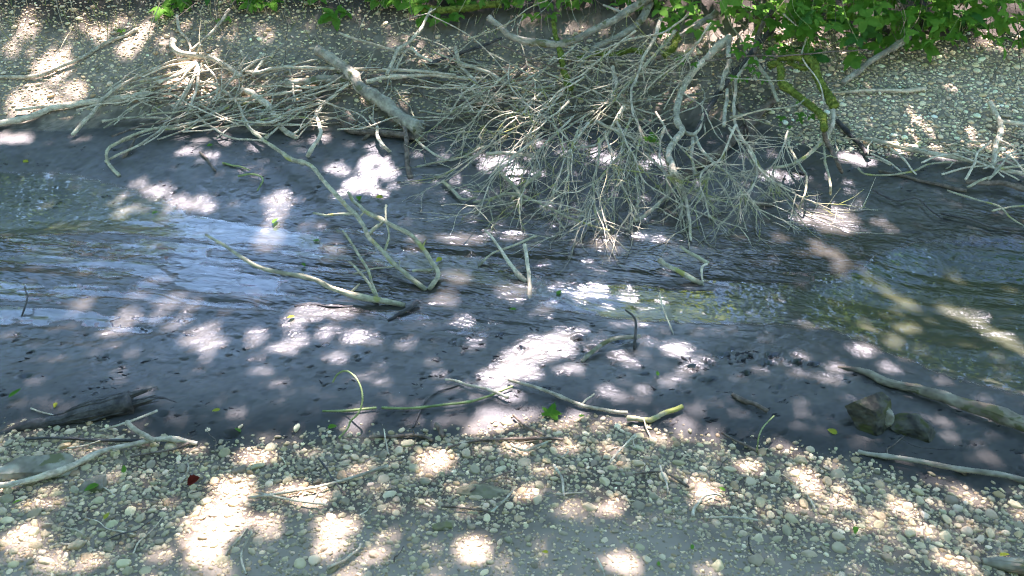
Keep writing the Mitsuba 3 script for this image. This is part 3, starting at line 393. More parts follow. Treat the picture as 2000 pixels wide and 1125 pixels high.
# gaps in the crowns: centre of the sunlit patch on the ground and the two half axes of the gap
GAPS = [(-2.953,5.288,.271,.08,.129,.067,-.065), (-2.985,5.034,.147,.186,.054,.026,-.057), (-2.969,4.735,.087,.111,.001,.04,-.085), (-2.751,5.67,.453,.066,.021,.018,-.043),
(-2.499,5.536,.375,.09,.051,.022,-.04), (-3.256,5.479,.383,.055,.003,.012,-.038), (-3.241,5.716,.5,.037,.002,.01,-.032), (-2.371,5.7,.451,.089,.048,.025,-.047),
(-2.792,5.123,.18,.094,.054,.039,-.065), (-2.094,5.258,.231,.048,.1,.103,-.086), (-1.935,5.157,.184,.045,-.002,.012,-.058), (-1.624,5.141,.19,.1,-.017,.004,-.036),
(-.634,5.528,.411,.054,.003,.002,-.03), (-.577,5.399,.344,.044,.002,.002,-.03), (-1.859,4.582,.069,.049,-.001,.012,-.043), (-1.922,4.564,.065,.023,-.001,.01,-.034),
(-1.749,4.54,.065,.024,0,.009,-.032), (-1.927,4.184,.007,.093,-.024,.016,-.056), (-1.708,4.037,.005,.143,-.033,.019,-.074), (-2.028,4.025,-.019,.038,.007,.016,-.035),
(-2.069,3.962,-.031,.049,-.008,.01,-.027), (-1.24,3.994,.012,.067,-.022,.02,-.162), (-1.208,3.678,-.008,.041,.115,.067,-.104), (-.772,4.457,.065,.066,0,.006,-.045),
(-.77,4.325,.048,.046,0,.005,-.042), (-.837,4.196,.032,.087,-.013,.006,-.062), (-1.139,4.72,.087,.052,0,.012,-.063), (-.712,4.132,.024,.046,0,.004,-.034),
(-.973,4.35,.051,.032,0,.007,-.044), (-.253,3.658,.003,.116,-.012,.001,-.053), (0,3.682,.004,.055,0,0,-.035), (-.871,3.574,-.005,.058,0,.007,-.039),
(-.247,3.309,-0,.062,-.02,-.003,-.075), (0,3.198,-.003,.078,.004,0,-.048), (-.289,3.123,.003,.048,0,.004,-.056), (.344,3.177,-.011,.066,.013,-.001,-.038),
(.145,3.078,.001,.038,.003,-.001,-.025), (-1.888,3.096,-.001,.04,0,.021,-.049), (-1.896,3.01,-.001,.017,.015,.012,-.018), (-1.658,2.955,0,.024,.106,.036,-.041),
(-1.511,3.112,-.001,.051,.029,.027,-.055), (-1.533,2.983,-0,.009,.029,.027,-.033), (-1.431,2.992,.002,.02,-.001,.007,-.021), (-1.394,3.07,.001,.021,.017,.018,-.035),
(-1.667,3.168,0,.042,.007,.01,-.023), (-1.973,3.353,0,.028,.011,.011,-.022), (-1.977,3.451,-.001,.016,0,.008,-.018), (-2.118,3.333,-.001,.017,.016,.01,-.016),
(-1.602,3.297,-.001,.015,.014,.011,-.021), (-1.273,2.848,.004,.027,.076,.054,-.069), (-1.058,2.84,.004,.036,.027,.021,-.046), (-1.445,2.917,.001,.014,0,.005,-.015),
(-1.803,2.848,.004,.013,0,.005,-.012), (-.884,3.025,.005,.073,.023,.022,-.073), (-.753,3.033,.005,.067,.011,.01,-.047), (-.77,2.883,.004,.03,.036,.017,-.033),
(-.652,2.84,.004,.038,0,.008,-.05), (-.529,2.623,.021,.023,0,.004,-.031), (-.946,2.766,.005,.049,.025,.011,-.028), (-.885,2.82,.004,.03,.021,.016,-.037),
(-.845,2.812,.004,.014,.01,.009,-.021), (-.894,2.721,.008,.027,0,.005,-.022), (-.777,2.805,.005,.008,.016,.009,-.013), (-.715,2.699,.012,.046,-.001,.004,-.021),
(-.917,2.922,.003,.029,0,.007,-.032), (.103,2.724,.019,.15,.072,.011,-.098), (0,2.585,.03,.105,-.005,0,-.07), (.2,2.824,.011,.074,.023,.003,-.057),
(-.068,2.526,.036,.043,-.029,-.009,-.05), (-.019,2.415,.047,.042,-.001,0,-.033), (-.069,2.267,.055,.07,.029,.013,-.071), (.017,2.095,.087,.035,-.003,-0,-.039),
(-.134,2.223,.054,.028,-.001,.001,-.023), (.064,2.321,.054,.027,0,-0,-.025), (.218,2.591,.033,.049,0,-.002,-.034), (-.276,2.567,.027,.023,0,.001,-.019),
(.438,2.689,.02,.042,-.029,-.008,-.026), (-.303,2.659,.017,.021,0,.001,-.018), (.665,2.764,.009,.036,-.044,-.018,-.037), (.692,2.618,.02,.025,-.008,-.01,-.035),
(.628,2.549,.029,.019,.001,-.005,-.026), (.513,2.459,.041,.011,0,-.002,-.012), (.566,2.802,.007,.026,.001,-.003,-.018), (.405,2.408,.048,.025,.001,-.004,-.031),
(.479,2.392,.048,.013,.001,-.002,-.017), (.199,2.266,.06,.025,-.004,-.003,-.023), (.354,2.274,.055,.018,-.005,-.005,-.022), (.44,2.222,.059,.019,-.005,-.006,-.027),
(.513,2.174,.063,.026,.028,.011,-.049), (.602,2.292,.051,.017,0,-.004,-.023), (.616,2.204,.055,.011,.002,-.002,-.027), (.332,2.076,.095,.017,.011,.003,-.031),
(.189,2.098,.092,.016,-.001,-.001,-.019), (.102,1.969,.118,.013,-.001,-.001,-.019), (.674,2.382,.045,.01,0,-.003,-.016), (.805,2.299,.05,.007,0,-.002,-.01),
(.707,2.223,.054,.01,0,-.002,-.012), (-.236,2.039,.087,.026,-.021,-.01,-.051), (-.853,2.07,.073,.052,.006,.013,-.037), (-.557,2.235,.054,.036,.011,.008,-.028),
(-.85,2.184,.054,.024,0,.004,-.015), (.601,1.914,.111,.023,-.035,-.017,-.028), (.631,1.832,.125,.017,-.018,-.014,-.023), (.444,1.971,.109,.016,.002,-.003,-.017),
(.521,1.986,.101,.012,.001,-.003,-.017), (.307,1.784,.155,.012,-.011,-.011,-.023), (.323,1.854,.14,.014,.001,-.002,-.013), (.774,2.013,.083,.02,-.019,-.016,-.03),
(.712,2.109,.066,.015,.001,-.004,-.017), (.814,2.051,.075,.01,.001,-.004,-.013), (.954,1.958,.088,.018,-.065,-.033,-.036), (.939,2.123,.057,.027,-.021,-.012,-.024),
(.963,1.889,.103,.011,-.014,-.012,-.017), (1.005,1.839,.111,.007,-.016,-.014,-.017), (1.048,1.83,.11,.01,.001,-.005,-.012), (1.201,1.817,.101,.02,-.039,-.027,-.032),
(1.227,1.704,.122,.018,-.024,-.013,-.016), (1.467,1.896,.066,.014,-.05,-.015,-.015), (1.259,1.57,.146,.023,-.02,-.014,-.017), (.652,1.591,.172,.011,-.012,-.009,-.014),
(1.364,1.655,.119,.01,0,-.007,-.013), (-.878,1.721,.142,.039,.086,.07,-.081), (-.876,1.818,.122,.052,.064,.03,-.044), (-.869,1.596,.168,.024,.027,.049,-.067),
(-.88,1.909,.104,.049,.035,.019,-.037), (-.714,1.714,.149,.02,.012,.026,-.052), (-.647,1.847,.124,.046,-.037,-.006,-.054), (-.525,1.712,.152,.047,-.012,.004,-.043),
(-.1,1.596,.18,.032,-.019,-.011,-.051), (-.383,1.585,.175,.037,.013,.005,-.018), (-1.406,1.668,.17,.017,.045,.016,-.016), (-1.414,1.616,.181,.018,.002,.008,-.014),
(-.16,1.884,.12,.024,-.005,0,-.015), (-.519,1.611,.172,.018,0,.004,-.021), (.237,1.614,.19,.005,0,-.001,-.007), (1.613,3.804,.01,.115,-.071,-.036,-.082),
(1.516,3.878,.014,.055,-.023,-.017,-.045), (1.504,3.548,.004,.05,-.063,-.025,-.046), (1.552,3.415,.004,.04,.033,.002,-.075), (1.519,4.252,.051,.028,-.001,-.008,-.032),
(1.712,3.875,.016,.054,-.001,-.018,-.057), (1.328,3.706,.005,.027,0,-.005,-.021), (1.875,3.814,.013,.037,-.001,-.008,-.024), (1.913,3.774,.012,.02,0,-.008,-.024),
(1.76,3.278,-.072,.058,-.049,-.018,-.025), (1.836,3.221,-.088,.031,-.024,-.016,-.024), (1.669,3.345,-.037,.028,.003,-.007,-.016), (2.015,3.177,-.1,.045,-.048,-.018,-.026),
(2.087,3.123,-.099,.033,-.025,-.011,-.018), (2.116,2.976,-.09,.037,-.079,-.026,-.032), (1.546,2.989,-.045,.019,-.061,-.02,-.029), (1.609,2.874,-.047,.021,-.011,-.039,-.067),
(1.73,3.015,-.078,.063,.023,-.016,-.041), (1.436,2.768,.003,.017,-.041,-.014,-.017), (2.106,3.412,-.079,.013,-.026,-.012,-.012), (1.861,3.103,-.099,.035,-.001,-.009,-.019),
(1.678,3.118,-.076,.025,-.013,-.011,-.018), (1.41,3.207,-.025,.014,-.007,-.008,-.013), (1.156,2.715,.005,.016,-.011,-.013,-.027), (1.274,2.641,.007,.016,-.012,-.013,-.024),
(1.254,2.581,.011,.016,0,-.008,-.025), (1.167,2.583,.015,.008,0,-.003,-.01), (1.689,2.191,.042,.009,-.007,-.007,-.01), (.412,3.596,.005,.023,-.018,-.007,-.028),
(.485,3.576,.005,.017,-.034,-.017,-.032), (.73,3.631,.004,.028,-.016,-.008,-.028), (1.107,5.131,.193,.066,-.01,-.006,-.05), (1.003,5.137,.184,.032,-.003,-.003,-.029),
(1.229,5.094,.191,.023,-.003,-.003,-.021), (1.458,4.867,.114,.018,-.004,-.007,-.037), (1.501,4.908,.14,.022,-.004,-.003,-.018), (2.044,5.228,.39,.038,-.006,-.007,-.032),
(2.325,4.745,.18,.031,-.004,-.009,-.035), (2.294,4.579,.106,.069,-.002,-.01,-.029), (1.919,4.462,.085,.055,-.001,-.013,-.041), (-.073,4.456,.056,.047,.001,.001,-.056),
(.014,4.365,.044,.039,.001,-0,-.036), (1.414,4.284,.052,.024,-.002,-.006,-.025), (1.751,5.243,.353,.033,-.006,-.005,-.027), (2.253,5.46,.53,.044,-.006,-.009,-.038),
(2.963,5.609,.619,.156,-.03,-.031,-.071), (3.02,5.421,.525,.097,.003,-.015,-.046), (2.595,5.415,.527,.087,-.003,-.011,-.041), (2.453,4.573,.109,.041,-.001,-.008,-.023),
(-.133,5.454,.35,.026,.002,0,-.014), (.296,4.561,.066,.03,0,-.001,-.029), (-.621,4.859,.101,.042,-.028,-.002,-.024), (-.949,5.012,.155,.043,0,.002,-.021),
(1.836,4.959,.225,.03,-.005,-.005,-.024), (1.41,5.604,.472,.054,-.012,-.004,-.028), (.797,5.861,.535,.091,.037,.007,-.034), (-1.493,4.61,.076,.031,0,.006,-.025),
(1.833,5.756,.622,.056,.009,.001,-.029), (3.054,5.316,.472,.07,-.009,-.013,-.03), (1.711,5.779,.615,.044,-.035,-.026,-.052), (2.914,5.612,.624,.052,-.021,-.027,-.052),
(3.095,5.675,.649,.063,-.006,-.017,-.044), (2.286,5.685,.646,.079,-.024,-.016,-.049), (3.074,5.43,.527,.082,-.009,-.02,-.051), (2.484,5.494,.564,.03,-.018,-.015,-.026),
(1.431,5.574,.463,.047,-.014,-.007,-.038), (3.311,5.621,.621,.049,-.016,-.015,-.03), (1.996,5.397,.469,.034,-.03,-.018,-.03), (1.489,5.769,.569,.076,-.003,-.001,-.043),
(1.691,5.601,.523,.033,-.031,-.025,-.045), (2.674,5.231,.437,.027,-.022,-.022,-.031), (2.077,5.29,.425,.061,-.002,-.006,-.042), (2.224,5.668,.632,.047,-.002,-.008,-.046),
(1.461,5.805,.583,.07,-.006,-.002,-.033), (3.241,5.505,.563,.045,.016,-.002,-.023), (2.674,5.631,.636,.045,.006,-.009,-.049), (1.582,5.592,.497,.06,-.065,-.019,-.029),
(1.817,5.601,.542,.04,-.002,-.003,-.043), (2.929,5.459,.547,.035,.008,-.006,-.029), (1.757,5.384,.424,.033,-.031,-.013,-.022), (3.263,5.516,.568,.077,-.041,-.029,-.047),
(2.326,5.681,.646,.041,-.034,-.033,-.054), (1.969,5.445,.489,.066,-.049,-.02,-.039), (2.559,5.367,.501,.03,-.027,-.027,-.038), (3.133,5.243,.432,.047,-.032,-.014,-.02),
(3.174,5.384,.503,.035,-.01,-.015,-.031), (2.701,5.247,.444,.028,-.021,-.012,-.018), (3.082,5.659,.642,.066,-.043,-.032,-.049), (3.074,5.617,.62,.062,-.042,-.024,-.036),
(2.233,5.47,.533,.032,-.012,-.009,-.025), (2.98,5.41,.519,.037,-.015,-.02,-.035), (1.349,5.489,.404,.076,-.029,-.006,-.025), (2.87,5.55,.595,.03,-.024,-.023,-.032),
(1.56,5.549,.473,.093,-.024,-.008,-.044), (2.886,5.676,.657,.104,.016,-.008,-.036), (2.113,5.353,.462,.038,.004,-.003,-.044), (2.297,5.557,.582,.047,-.025,-.019,-.042),
(1.934,5.509,.515,.05,-.014,-.01,-.039), (1.785,5.388,.432,.042,-.044,-.026,-.038), (2.61,5.399,.521,.058,-.007,-.019,-.06), (1.893,5.358,.433,.066,-.016,-.008,-.036),
(2.83,5.525,.582,.071,.025,-.002,-.025), (2.935,5.622,.628,.082,-.013,-.016,-.037), (2.691,4.963,.304,.038,.002,-.007,-.028), (2.357,4.857,.238,.019,-.017,-.01,-.013),
(2.745,4.547,.106,.039,-.021,-.013,-.024), (2.475,4.438,.089,.049,.01,-.015,-.043), (2.637,4.594,.118,.044,-.003,-.012,-.031), (2.392,4.685,.154,.042,-.006,-.006,-.02),
(2.311,4.677,.143,.046,-.011,-.008,-.023), (2.864,4.855,.247,.038,.003,-.004,-.015), (2.676,4.665,.154,.026,-.01,-.011,-.021), (1.97,4.414,.082,.037,-.025,-.017,-.038),
(2.129,4.906,.241,.025,-.02,-.016,-.024), (2.189,4.912,.249,.035,-.001,-.005,-.029), (2.676,4.704,.172,.041,-.01,-.007,-.015), (2.165,5.037,.309,.037,0,-.002,-.018),
(2.216,4.493,.089,.036,-.027,-.02,-.04), (2.847,4.61,.124,.034,-.013,-.014,-.022), (2.558,4.931,.285,.044,.005,-.003,-.019), (2.931,4.875,.254,.026,-.015,-.015,-.021),
(2.399,4.784,.204,.029,.004,-.004,-.028), (2.204,4.959,.273,.047,-.005,-.006,-.025), (2.445,4.616,.122,.02,-.02,-.017,-.023), (2.817,4.438,.089,.019,-.027,-.025,-.037),
(2.099,4.704,.135,.046,-.024,-.009,-.018), (2.679,4.998,.321,.034,-.022,-.012,-.018), (2.231,4.485,.089,.028,-.036,-.018,-.03), (2.808,4.482,.097,.034,-.016,-.019,-.033),
(-2.265,5.548,.374,.022,.012,.013,-.024), (-2.713,5.62,.425,.031,.008,.008,-.02), (-2.637,5.745,.484,.034,.021,.012,-.021), (-2.367,5.315,.258,.031,.008,.005,-.013),
(-2.869,5.704,.475,.033,.011,.013,-.031), (-2.999,5.479,.371,.034,.025,.012,-.018), (-2.414,5.118,.161,.031,.006,.009,-.025), (-2.906,5.676,.462,.021,.004,.009,-.027),
(-2.507,5.494,.352,.031,.025,.017,-.025), (-3.013,5.374,.318,.018,.017,.014,-.019), (-3.077,5.163,.218,.013,.015,.017,-.019), (-2.954,5.033,.144,.027,.016,.013,-.02),
(-2.939,5.427,.34,.037,.037,.013,-.016), (-3.043,4.997,.131,.029,.011,.012,-.023), (-3.114,5.092,.182,.015,.023,.02,-.02), (-3.173,5.627,.454,.02,.017,.015,-.021),
(.096,5.349,.286,.056,.017,.003,-.019), (1.249,4.94,.117,.044,-.024,-.006,-.016), (.286,4.662,.076,.021,.012,.002,-.026), (-.114,5.131,.186,.032,-.008,-.005,-.025),
(-1.96,5.617,.415,.025,-.003,.003,-.016), (.16,5.376,.297,.025,-.009,-.006,-.02), (-.715,4.406,.058,.024,.011,.005,-.022), (.477,4.496,.058,.034,.008,-0,-.023),
(-.67,5.582,.439,.031,.005,.003,-.021), (-1.624,5.759,.499,.037,0,.005,-.022), (-.967,5.077,.189,.045,-.018,-.004,-.019), (-1.352,5.029,.15,.03,-.008,0,-.016),
(-.464,4.732,.088,.019,.01,.004,-.024), (-.508,5.373,.328,.041,.007,.003,-.018), (-.109,4.456,.057,.042,.01,.002,-.025), (-.124,5.335,.289,.038,.003,0,-.015),
(1.037,5.07,.154,.046,-.014,-.004,-.016), (-1.711,4.701,.082,.053,-.031,.003,-.026), (.086,5.138,.18,.031,.003,0,-.017), (-1.278,5.189,.233,.032,-.013,-.004,-.024),
(-1.011,5.244,.269,.023,-.007,-.003,-.022), (-1.77,5.264,.246,.021,-.008,-.001,-.017), (.831,4.464,.057,.04,-.024,-.008,-.028), (1.516,5.693,.537,.019,-.005,-.003,-.019),
(-1.654,5.019,.129,.04,-.002,.004,-.022), (.404,5.736,.47,.037,.013,.004,-.019), (-3.025,5.135,.199,.011,.011,.013,-.016), (-2.619,5.214,.218,.015,-.001,.005,-.02),
(-3.05,4.895,.102,.021,-.001,.011,-.025), (-3.234,5.098,.191,.02,-.001,.006,-.02), (-3.207,4.818,.093,.036,-.016,.01,-.033), (-3.158,4.671,.084,.01,.009,.015,-.023),
(-2.673,5.555,.391,.016,-.003,.001,-.016), (-2.643,5.787,.506,.011,.009,.011,-.017), (-2.315,5.548,.374,.008,.011,.017,-.018), (-2.7,5.561,.394,.014,.003,.008,-.021),
(-3.392,5.426,.362,.015,-.007,0,-.011), (-3.139,5.455,.365,.03,-.009,.001,-.017), (-2.162,5.718,.461,.011,.014,.014,-.016), (-2.388,5.83,.518,.022,.004,.008,-.027),
(-2.929,5.026,.141,.009,.012,.009,-.009), (-2.584,5.018,.116,.023,-.014,-.002,-.018), (-2.276,5.524,.361,.015,.015,.017,-.024), (-1.947,5.465,.338,.028,.001,.007,-.024),
(-1.864,5.264,.241,.018,.007,.009,-.021), (-1.785,5.11,.167,.016,.007,.008,-.016), (-1.866,5.137,.178,.02,.002,.006,-.019), (-1.435,5.048,.156,.012,-.005,-.003,-.017),
(-.646,5.611,.453,.015,.008,.006,-.017), (-.773,5.562,.432,.032,-.016,-.006,-.024), (-.472,5.443,.364,.019,-.007,-.005,-.019), (-.484,5.459,.37,.02,-.003,-.001,-.014),
(-1.956,4.679,.079,.013,-.011,.001,-.029), (-1.702,4.537,.066,.028,-.022,.001,-.022), (-2.094,4.257,.005,.013,.001,.007,-.018), (-2.063,4.289,.011,.021,-.007,.003,-.014),
(-1.467,4.021,.011,.01,.024,.011,-.016), (-1.831,3.907,-.012,.02,-.018,-0,-.02), (-2.12,4.105,-.018,.016,-.013,.001,-.014), (-2.11,4.16,-.012,.012,.008,.01,-.018),
(-.853,4.394,.057,.025,-.024,-.005,-.025), (-.816,4.601,.08,.025,-.022,-.003,-.028), (-.685,4.263,.038,.013,-.012,-.004,-.021), (-.713,4.418,.059,.017,-.005,0,-.018),
(-.637,4.191,.03,.019,.012,.009,-.032), (-.788,4.333,.049,.021,-.024,-.007,-.026), (-.445,3.57,.002,.017,.013,.008,-.022), (-.455,3.686,.004,.011,.002,.002,-.015),
(-.127,3.702,.004,.019,.019,.007,-.028), (-.113,3.733,.004,.021,.006,.002,-.018), (.418,3.074,-.01,.014,-.009,-.004,-.016), (.54,3.2,-.011,.008,.002,.001,-.014),
(-.497,2.527,.031,.007,.009,.006,-.012), (-.563,2.553,.029,.016,.008,.005,-.018), (-.941,2.793,.005,.01,.008,.005,-.013), (-.954,2.785,.005,.017,-0,.005,-.02),
(.325,2.76,.015,.012,-.003,-.003,-.019), (.242,2.559,.038,.008,.007,.003,-.012), (-.133,2.691,.017,.009,-.004,-.001,-.015), (-.025,2.452,.044,.01,-.005,-.001,-.008),
(.305,2.9,.005,.015,0,-.001,-.011), (.235,2.97,.005,.009,-.005,-.003,-.011), (-.129,2.451,.041,.009,.002,.002,-.013), (-.184,2.505,.034,.012,-.014,-.005,-.014),
(-.09,2.342,.05,.007,.006,.005,-.014), (-.131,2.425,.044,.006,-.005,-.003,-.011), (-.124,2.387,.046,.01,.013,.007,-.013), (-.238,2.269,.052,.012,.011,.003,-.008),
(-.111,2.285,.053,.012,-.009,-.005,-.016), (-.177,2.262,.053,.01,-.01,-.004,-.01), (.129,2.313,.054,.008,.008,.004,-.01), (.008,2.294,.054,.008,.007,.005,-.013),
(.625,2.649,.019,.007,-.006,-.006,-.015), (.544,2.724,.014,.009,-0,-.003,-.02), (.644,2.549,.029,.014,-0,-.003,-.017), (.754,2.696,.012,.011,-.006,-.007,-.021),
(.578,2.498,.035,.016,.006,-0,-.014), (.573,2.484,.037,.01,-.003,-.003,-.014), (.483,2.415,.047,.01,-.004,-.004,-.014), (.357,2.447,.047,.014,-.01,-.006,-.019),
(.247,2.305,.054,.014,.013,.003,-.009), (.228,2.214,.07,.011,.003,0,-.011), (.397,2.293,.053,.01,.007,.002,-.01), (.316,2.219,.067,.011,.002,-.001,-.015),
(.402,2.266,.054,.009,.002,-.001,-.017), (.469,2.166,.069,.008,-.007,-.006,-.015), (.553,2.326,.05,.01,.001,-.002,-.018), (.623,2.254,.053,.01,.005,.001,-.014),
(-.488,2.158,.063,.016,-.016,-.003,-.015), (-.517,2.285,.053,.012,.001,.002,-.012), (1.63,3.957,.022,.011,-.009,-.008,-.017), (1.767,3.719,.007,.014,.012,.001,-.023),
(1.622,3.949,.021,.016,-.008,-.008,-.019), (1.578,3.76,.008,.017,-.005,-.013,-.034), (1.684,3.963,.025,.01,-.005,-.013,-.031), (1.804,3.977,.028,.022,.019,.002,-.02),
(.485,3.639,.004,.019,.005,-.001,-.018), (.335,3.635,.004,.016,-.001,-.002,-.025), (.428,3.631,.004,.014,.006,.001,-.029), (.46,3.442,.004,.014,.005,-0,-.023),
(.733,3.718,.005,.011,.001,-.002,-.023), (.788,3.561,.005,.017,.019,.004,-.022), (1.183,5.03,.152,.013,-.003,-.002,-.012), (1.15,5.218,.243,.015,.004,.003,-.018),
(1.031,5.221,.228,.014,-.016,-.01,-.012), (.93,5.092,.156,.019,.003,.001,-.024), (2.122,5.178,.375,.024,-.002,-.005,-.023), (2.001,5.152,.347,.016,-.002,-.003,-.015),
(2.335,4.65,.131,.019,-.001,-.005,-.022), (2.306,4.626,.119,.01,-.004,-.006,-.013), (2.118,4.606,.105,.018,.003,-.007,-.028), (2.28,4.653,.129,.01,-.014,-.011,-.01),
(1.803,4.42,.079,.008,-.009,-.01,-.02), (2.005,4.594,.099,.029,.017,-.001,-.026), (-.171,4.513,.066,.023,-.021,-.006,-.024), (-.151,4.376,.048,.021,.025,.007,-.019),
(.022,4.263,.032,.014,.011,.005,-.022), (.104,4.326,.038,.024,-.005,-.003,-.029), (1.828,5.214,.351,.011,-.018,-.009,-.009), (1.85,5.246,.37,.02,-.001,-.003,-.021),
(2.132,5.431,.503,.02,-.016,-.01,-.018), (2.289,5.544,.574,.021,.004,-.001,-.016), (2.761,5.685,.664,.017,.008,.001,-.017), (3.211,5.547,.584,.023,.009,-.001,-.013),
(2.85,5.497,.569,.013,.011,.005,-.014), (3.203,5.349,.487,.013,.006,-0,-.018), (2.774,5.334,.487,.016,-.006,-.012,-.023), (2.374,5.398,.508,.018,.007,.002,-.018),
(1.93,4.944,.232,.017,.012,.005,-.012), (1.874,5.017,.26,.016,.006,.003,-.012), (1.548,5.53,.461,.017,-.007,-.005,-.02), (1.474,5.511,.439,.025,-.004,-.003,-.022),
(.87,5.986,.6,.022,.015,.005,-.014), (.706,5.964,.584,.024,.004,.001,-.016), (1.802,5.687,.582,.009,-.014,-.011,-.012), (2.935,5.237,.435,.031,.004,-.005,-.022),
(3.067,5.425,.525,.024,-.009,-.013,-.025), (1.585,5.814,.609,.021,-.025,-.014,-.019), (1.597,5.8,.605,.019,-.011,-.009,-.025), (2.885,5.699,.668,.012,-.017,-.014,-.016),
(2.798,5.52,.58,.021,-.009,-.009,-.018), (2.902,5.605,.62,.014,-.01,-.016,-.023), (2.923,5.692,.663,.02,-.017,-.016,-.022), (2.413,5.559,.591,.016,.005,-0,-.023),
(2.886,5.407,.521,.013,-.016,-.012,-.014), (3.235,5.413,.518,.019,.01,.002,-.021), (1.513,5.64,.51,.016,.01,.005,-.015), (1.334,5.634,.476,.017,-.011,-.005,-.015),
(3.298,5.512,.567,.025,.006,-.004,-.022), (3.174,5.552,.586,.03,.002,-.006,-.021), (1.878,5.415,.461,.014,-.004,-.005,-.024), (1.895,5.307,.409,.015,-.012,-.006,-.011),
(1.376,5.903,.618,.021,.001,0,-.015), (1.651,5.808,.618,.028,-.004,-.002,-.023), (1.8,5.634,.556,.021,.003,0,-.021), (1.737,5.724,.591,.02,-0,-.001,-.019),
(2.722,5.34,.49,.012,-.011,-.009,-.012), (2.684,5.143,.393,.023,.017,.007,-.018), (2.023,5.178,.362,.014,-.003,-.004,-.018), (2.103,5.189,.379,.024,-.003,-.005,-.022),
(3.346,5.559,.592,.02,.008,-.001,-.016), (3.159,5.454,.539,.011,-.01,-.012,-.016), (2.57,5.536,.586,.032,.016,.001,-.019), (2.611,5.516,.579,.029,.01,-.001,-.016),
(1.727,5.506,.48,.019,-.013,-.008,-.017), (1.41,5.688,.517,.013,.003,.001,-.014), (1.918,5.654,.586,.022,-.023,-.011,-.017), (1.851,5.718,.606,.021,.003,0,-.012),
(2.832,5.474,.557,.013,-.017,-.01,-.012), (2.977,5.549,.589,.023,.017,.004,-.017), (1.717,5.453,.452,.012,.002,.002,-.016), (1.749,5.302,.383,.016,.008,.003,-.014),
(3.141,5.592,.606,.014,-.002,-.009,-.022), (3.468,5.533,.581,.019,.007,-.002,-.02), (2.382,5.563,.591,.016,-.002,-.003,-.014), (1.786,5.458,.466,.019,-.006,-.004,-.015),
(1.788,5.487,.48,.016,-.022,-.01,-.012), (3.127,5.337,.48,.017,-.018,-.01,-.012), (3.038,5.279,.452,.018,.005,-.004,-.025), (3.285,5.417,.518,.023,-.002,-.009,-.023),
(3.273,5.394,.506,.017,.011,.003,-.012), (3.13,5.529,.576,.008,-.011,-.014,-.015), (3.256,5.663,.642,.019,.011,.001,-.014), (3.137,5.727,.674,.017,.012,.003,-.011),
(2.946,5.634,.634,.013,.006,-0,-.016), (2.275,5.527,.566,.016,-.017,-.008,-.012), (2.177,5.418,.501,.021,-.005,-.004,-.015), (2.998,5.328,.478,.014,-.009,-.015,-.021),
(2.923,5.318,.475,.02,-.002,-.006,-.015), (1.389,5.561,.448,.015,.005,.003,-.017), (1.225,5.448,.366,.014,-.013,-.007,-.013), (1.404,5.504,.421,.014,.001,0,-.017),
(1.694,5.605,.523,.014,-.012,-.008,-.016), (3.051,5.676,.65,.016,.007,0,-.018), (2.13,5.478,.526,.026,.01,.002,-.017), (2.032,5.406,.477,.019,.011,.007,-.023),
(1.88,5.275,.391,.019,.004,.001,-.013), (1.682,5.494,.467,.026,-.01,-.004,-.016), (2.625,5.26,.452,.016,-.001,-.005,-.018), (2.702,5.491,.566,.018,-.004,-.012,-.028),
(1.895,5.254,.382,.016,-.004,-.003,-.016), (1.702,5.352,.4,.028,-.001,-.001,-.016), (2.839,5.619,.628,.016,.003,-.004,-.019), (2.687,5.521,.581,.028,.014,.001,-.018),
(2.834,5.538,.59,.015,-.014,-.01,-.012), (2.874,5.496,.567,.014,-.006,-.006,-.011), (-2.711,5.544,.386,.02,-.009,-.002,-.019), (-2.798,5.635,.436,.02,-.004,.001,-.014),
(-3.12,5.468,.372,.015,-.011,-.005,-.018), (-2.904,5.501,.375,.024,.005,.007,-.022), (-3.062,5.336,.302,.021,.007,.01,-.021), (-2.929,5.304,.277,.032,-.005,.002,-.015),
(-3.062,5.423,.345,.017,.006,.007,-.014), (-2.883,5.344,.296,.02,-.004,.003,-.018), (-3.065,5.085,.177,.006,.01,.014,-.014), (-2.955,5.045,.151,.012,.011,.015,-.021),
(-3.188,5.697,.488,.015,-.012,-.004,-.014), (-3.268,5.6,.443,.019,-.007,.001,-.024), (.013,5.283,.257,.011,-.005,-.005,-.012), (-.018,5.359,.295,.025,.019,.009,-.02),
(1.174,5.005,.139,.011,-.006,-.007,-.017), (1.374,4.885,.11,.013,-.005,-.006,-.025), (-.199,5.101,.177,.019,-.001,-.001,-.02), (-.159,5.221,.235,.014,-.009,-.008,-.016),
(-.7,4.333,.049,.012,.017,.008,-.017), (-.734,4.324,.047,.015,.011,.007,-.02), (.505,4.582,.068,.02,.006,.001,-.032), (.566,4.496,.058,.018,.022,.005,-.016),
(-.628,5.395,.344,.026,-.018,-.007,-.017), (-.403,5.397,.336,.01,.006,.006,-.015), (-1.769,4.824,.089,.022,-.013,.003,-.022), (-1.847,4.7,.081,.021,-.017,.001,-.026),
(.124,5.184,.202,.025,.009,.003,-.014), (.111,5.207,.213,.017,-.002,-.002,-.015), (-1.334,5.134,.203,.011,-.004,-.001,-.012), (-1.327,5.107,.192,.029,-.022,-.006,-.012),
(.769,4.528,.064,.014,-.002,-.003,-.016), (.748,4.413,.051,.018,-.02,-.009,-.023), (.47,5.67,.435,.017,-.011,-.005,-.012), (.35,5.662,.434,.028,-.002,-.003,-.027)]
ROCKS = [(1.26,2.284,.039,.077), (1.317,2.272,.069,.024), (1.423,2.236,.039,.076), (-1.522,1.98,.123,.132), (-.087,1.865,.128,.087), (.467,1.813,.139,.047), (1.489,2.028,.051,.024), (-.195,1.712,.152,.038), (-1.3,1.897,.117,.048)]
MAPLE = [(.137,2.297,.066,.04)]
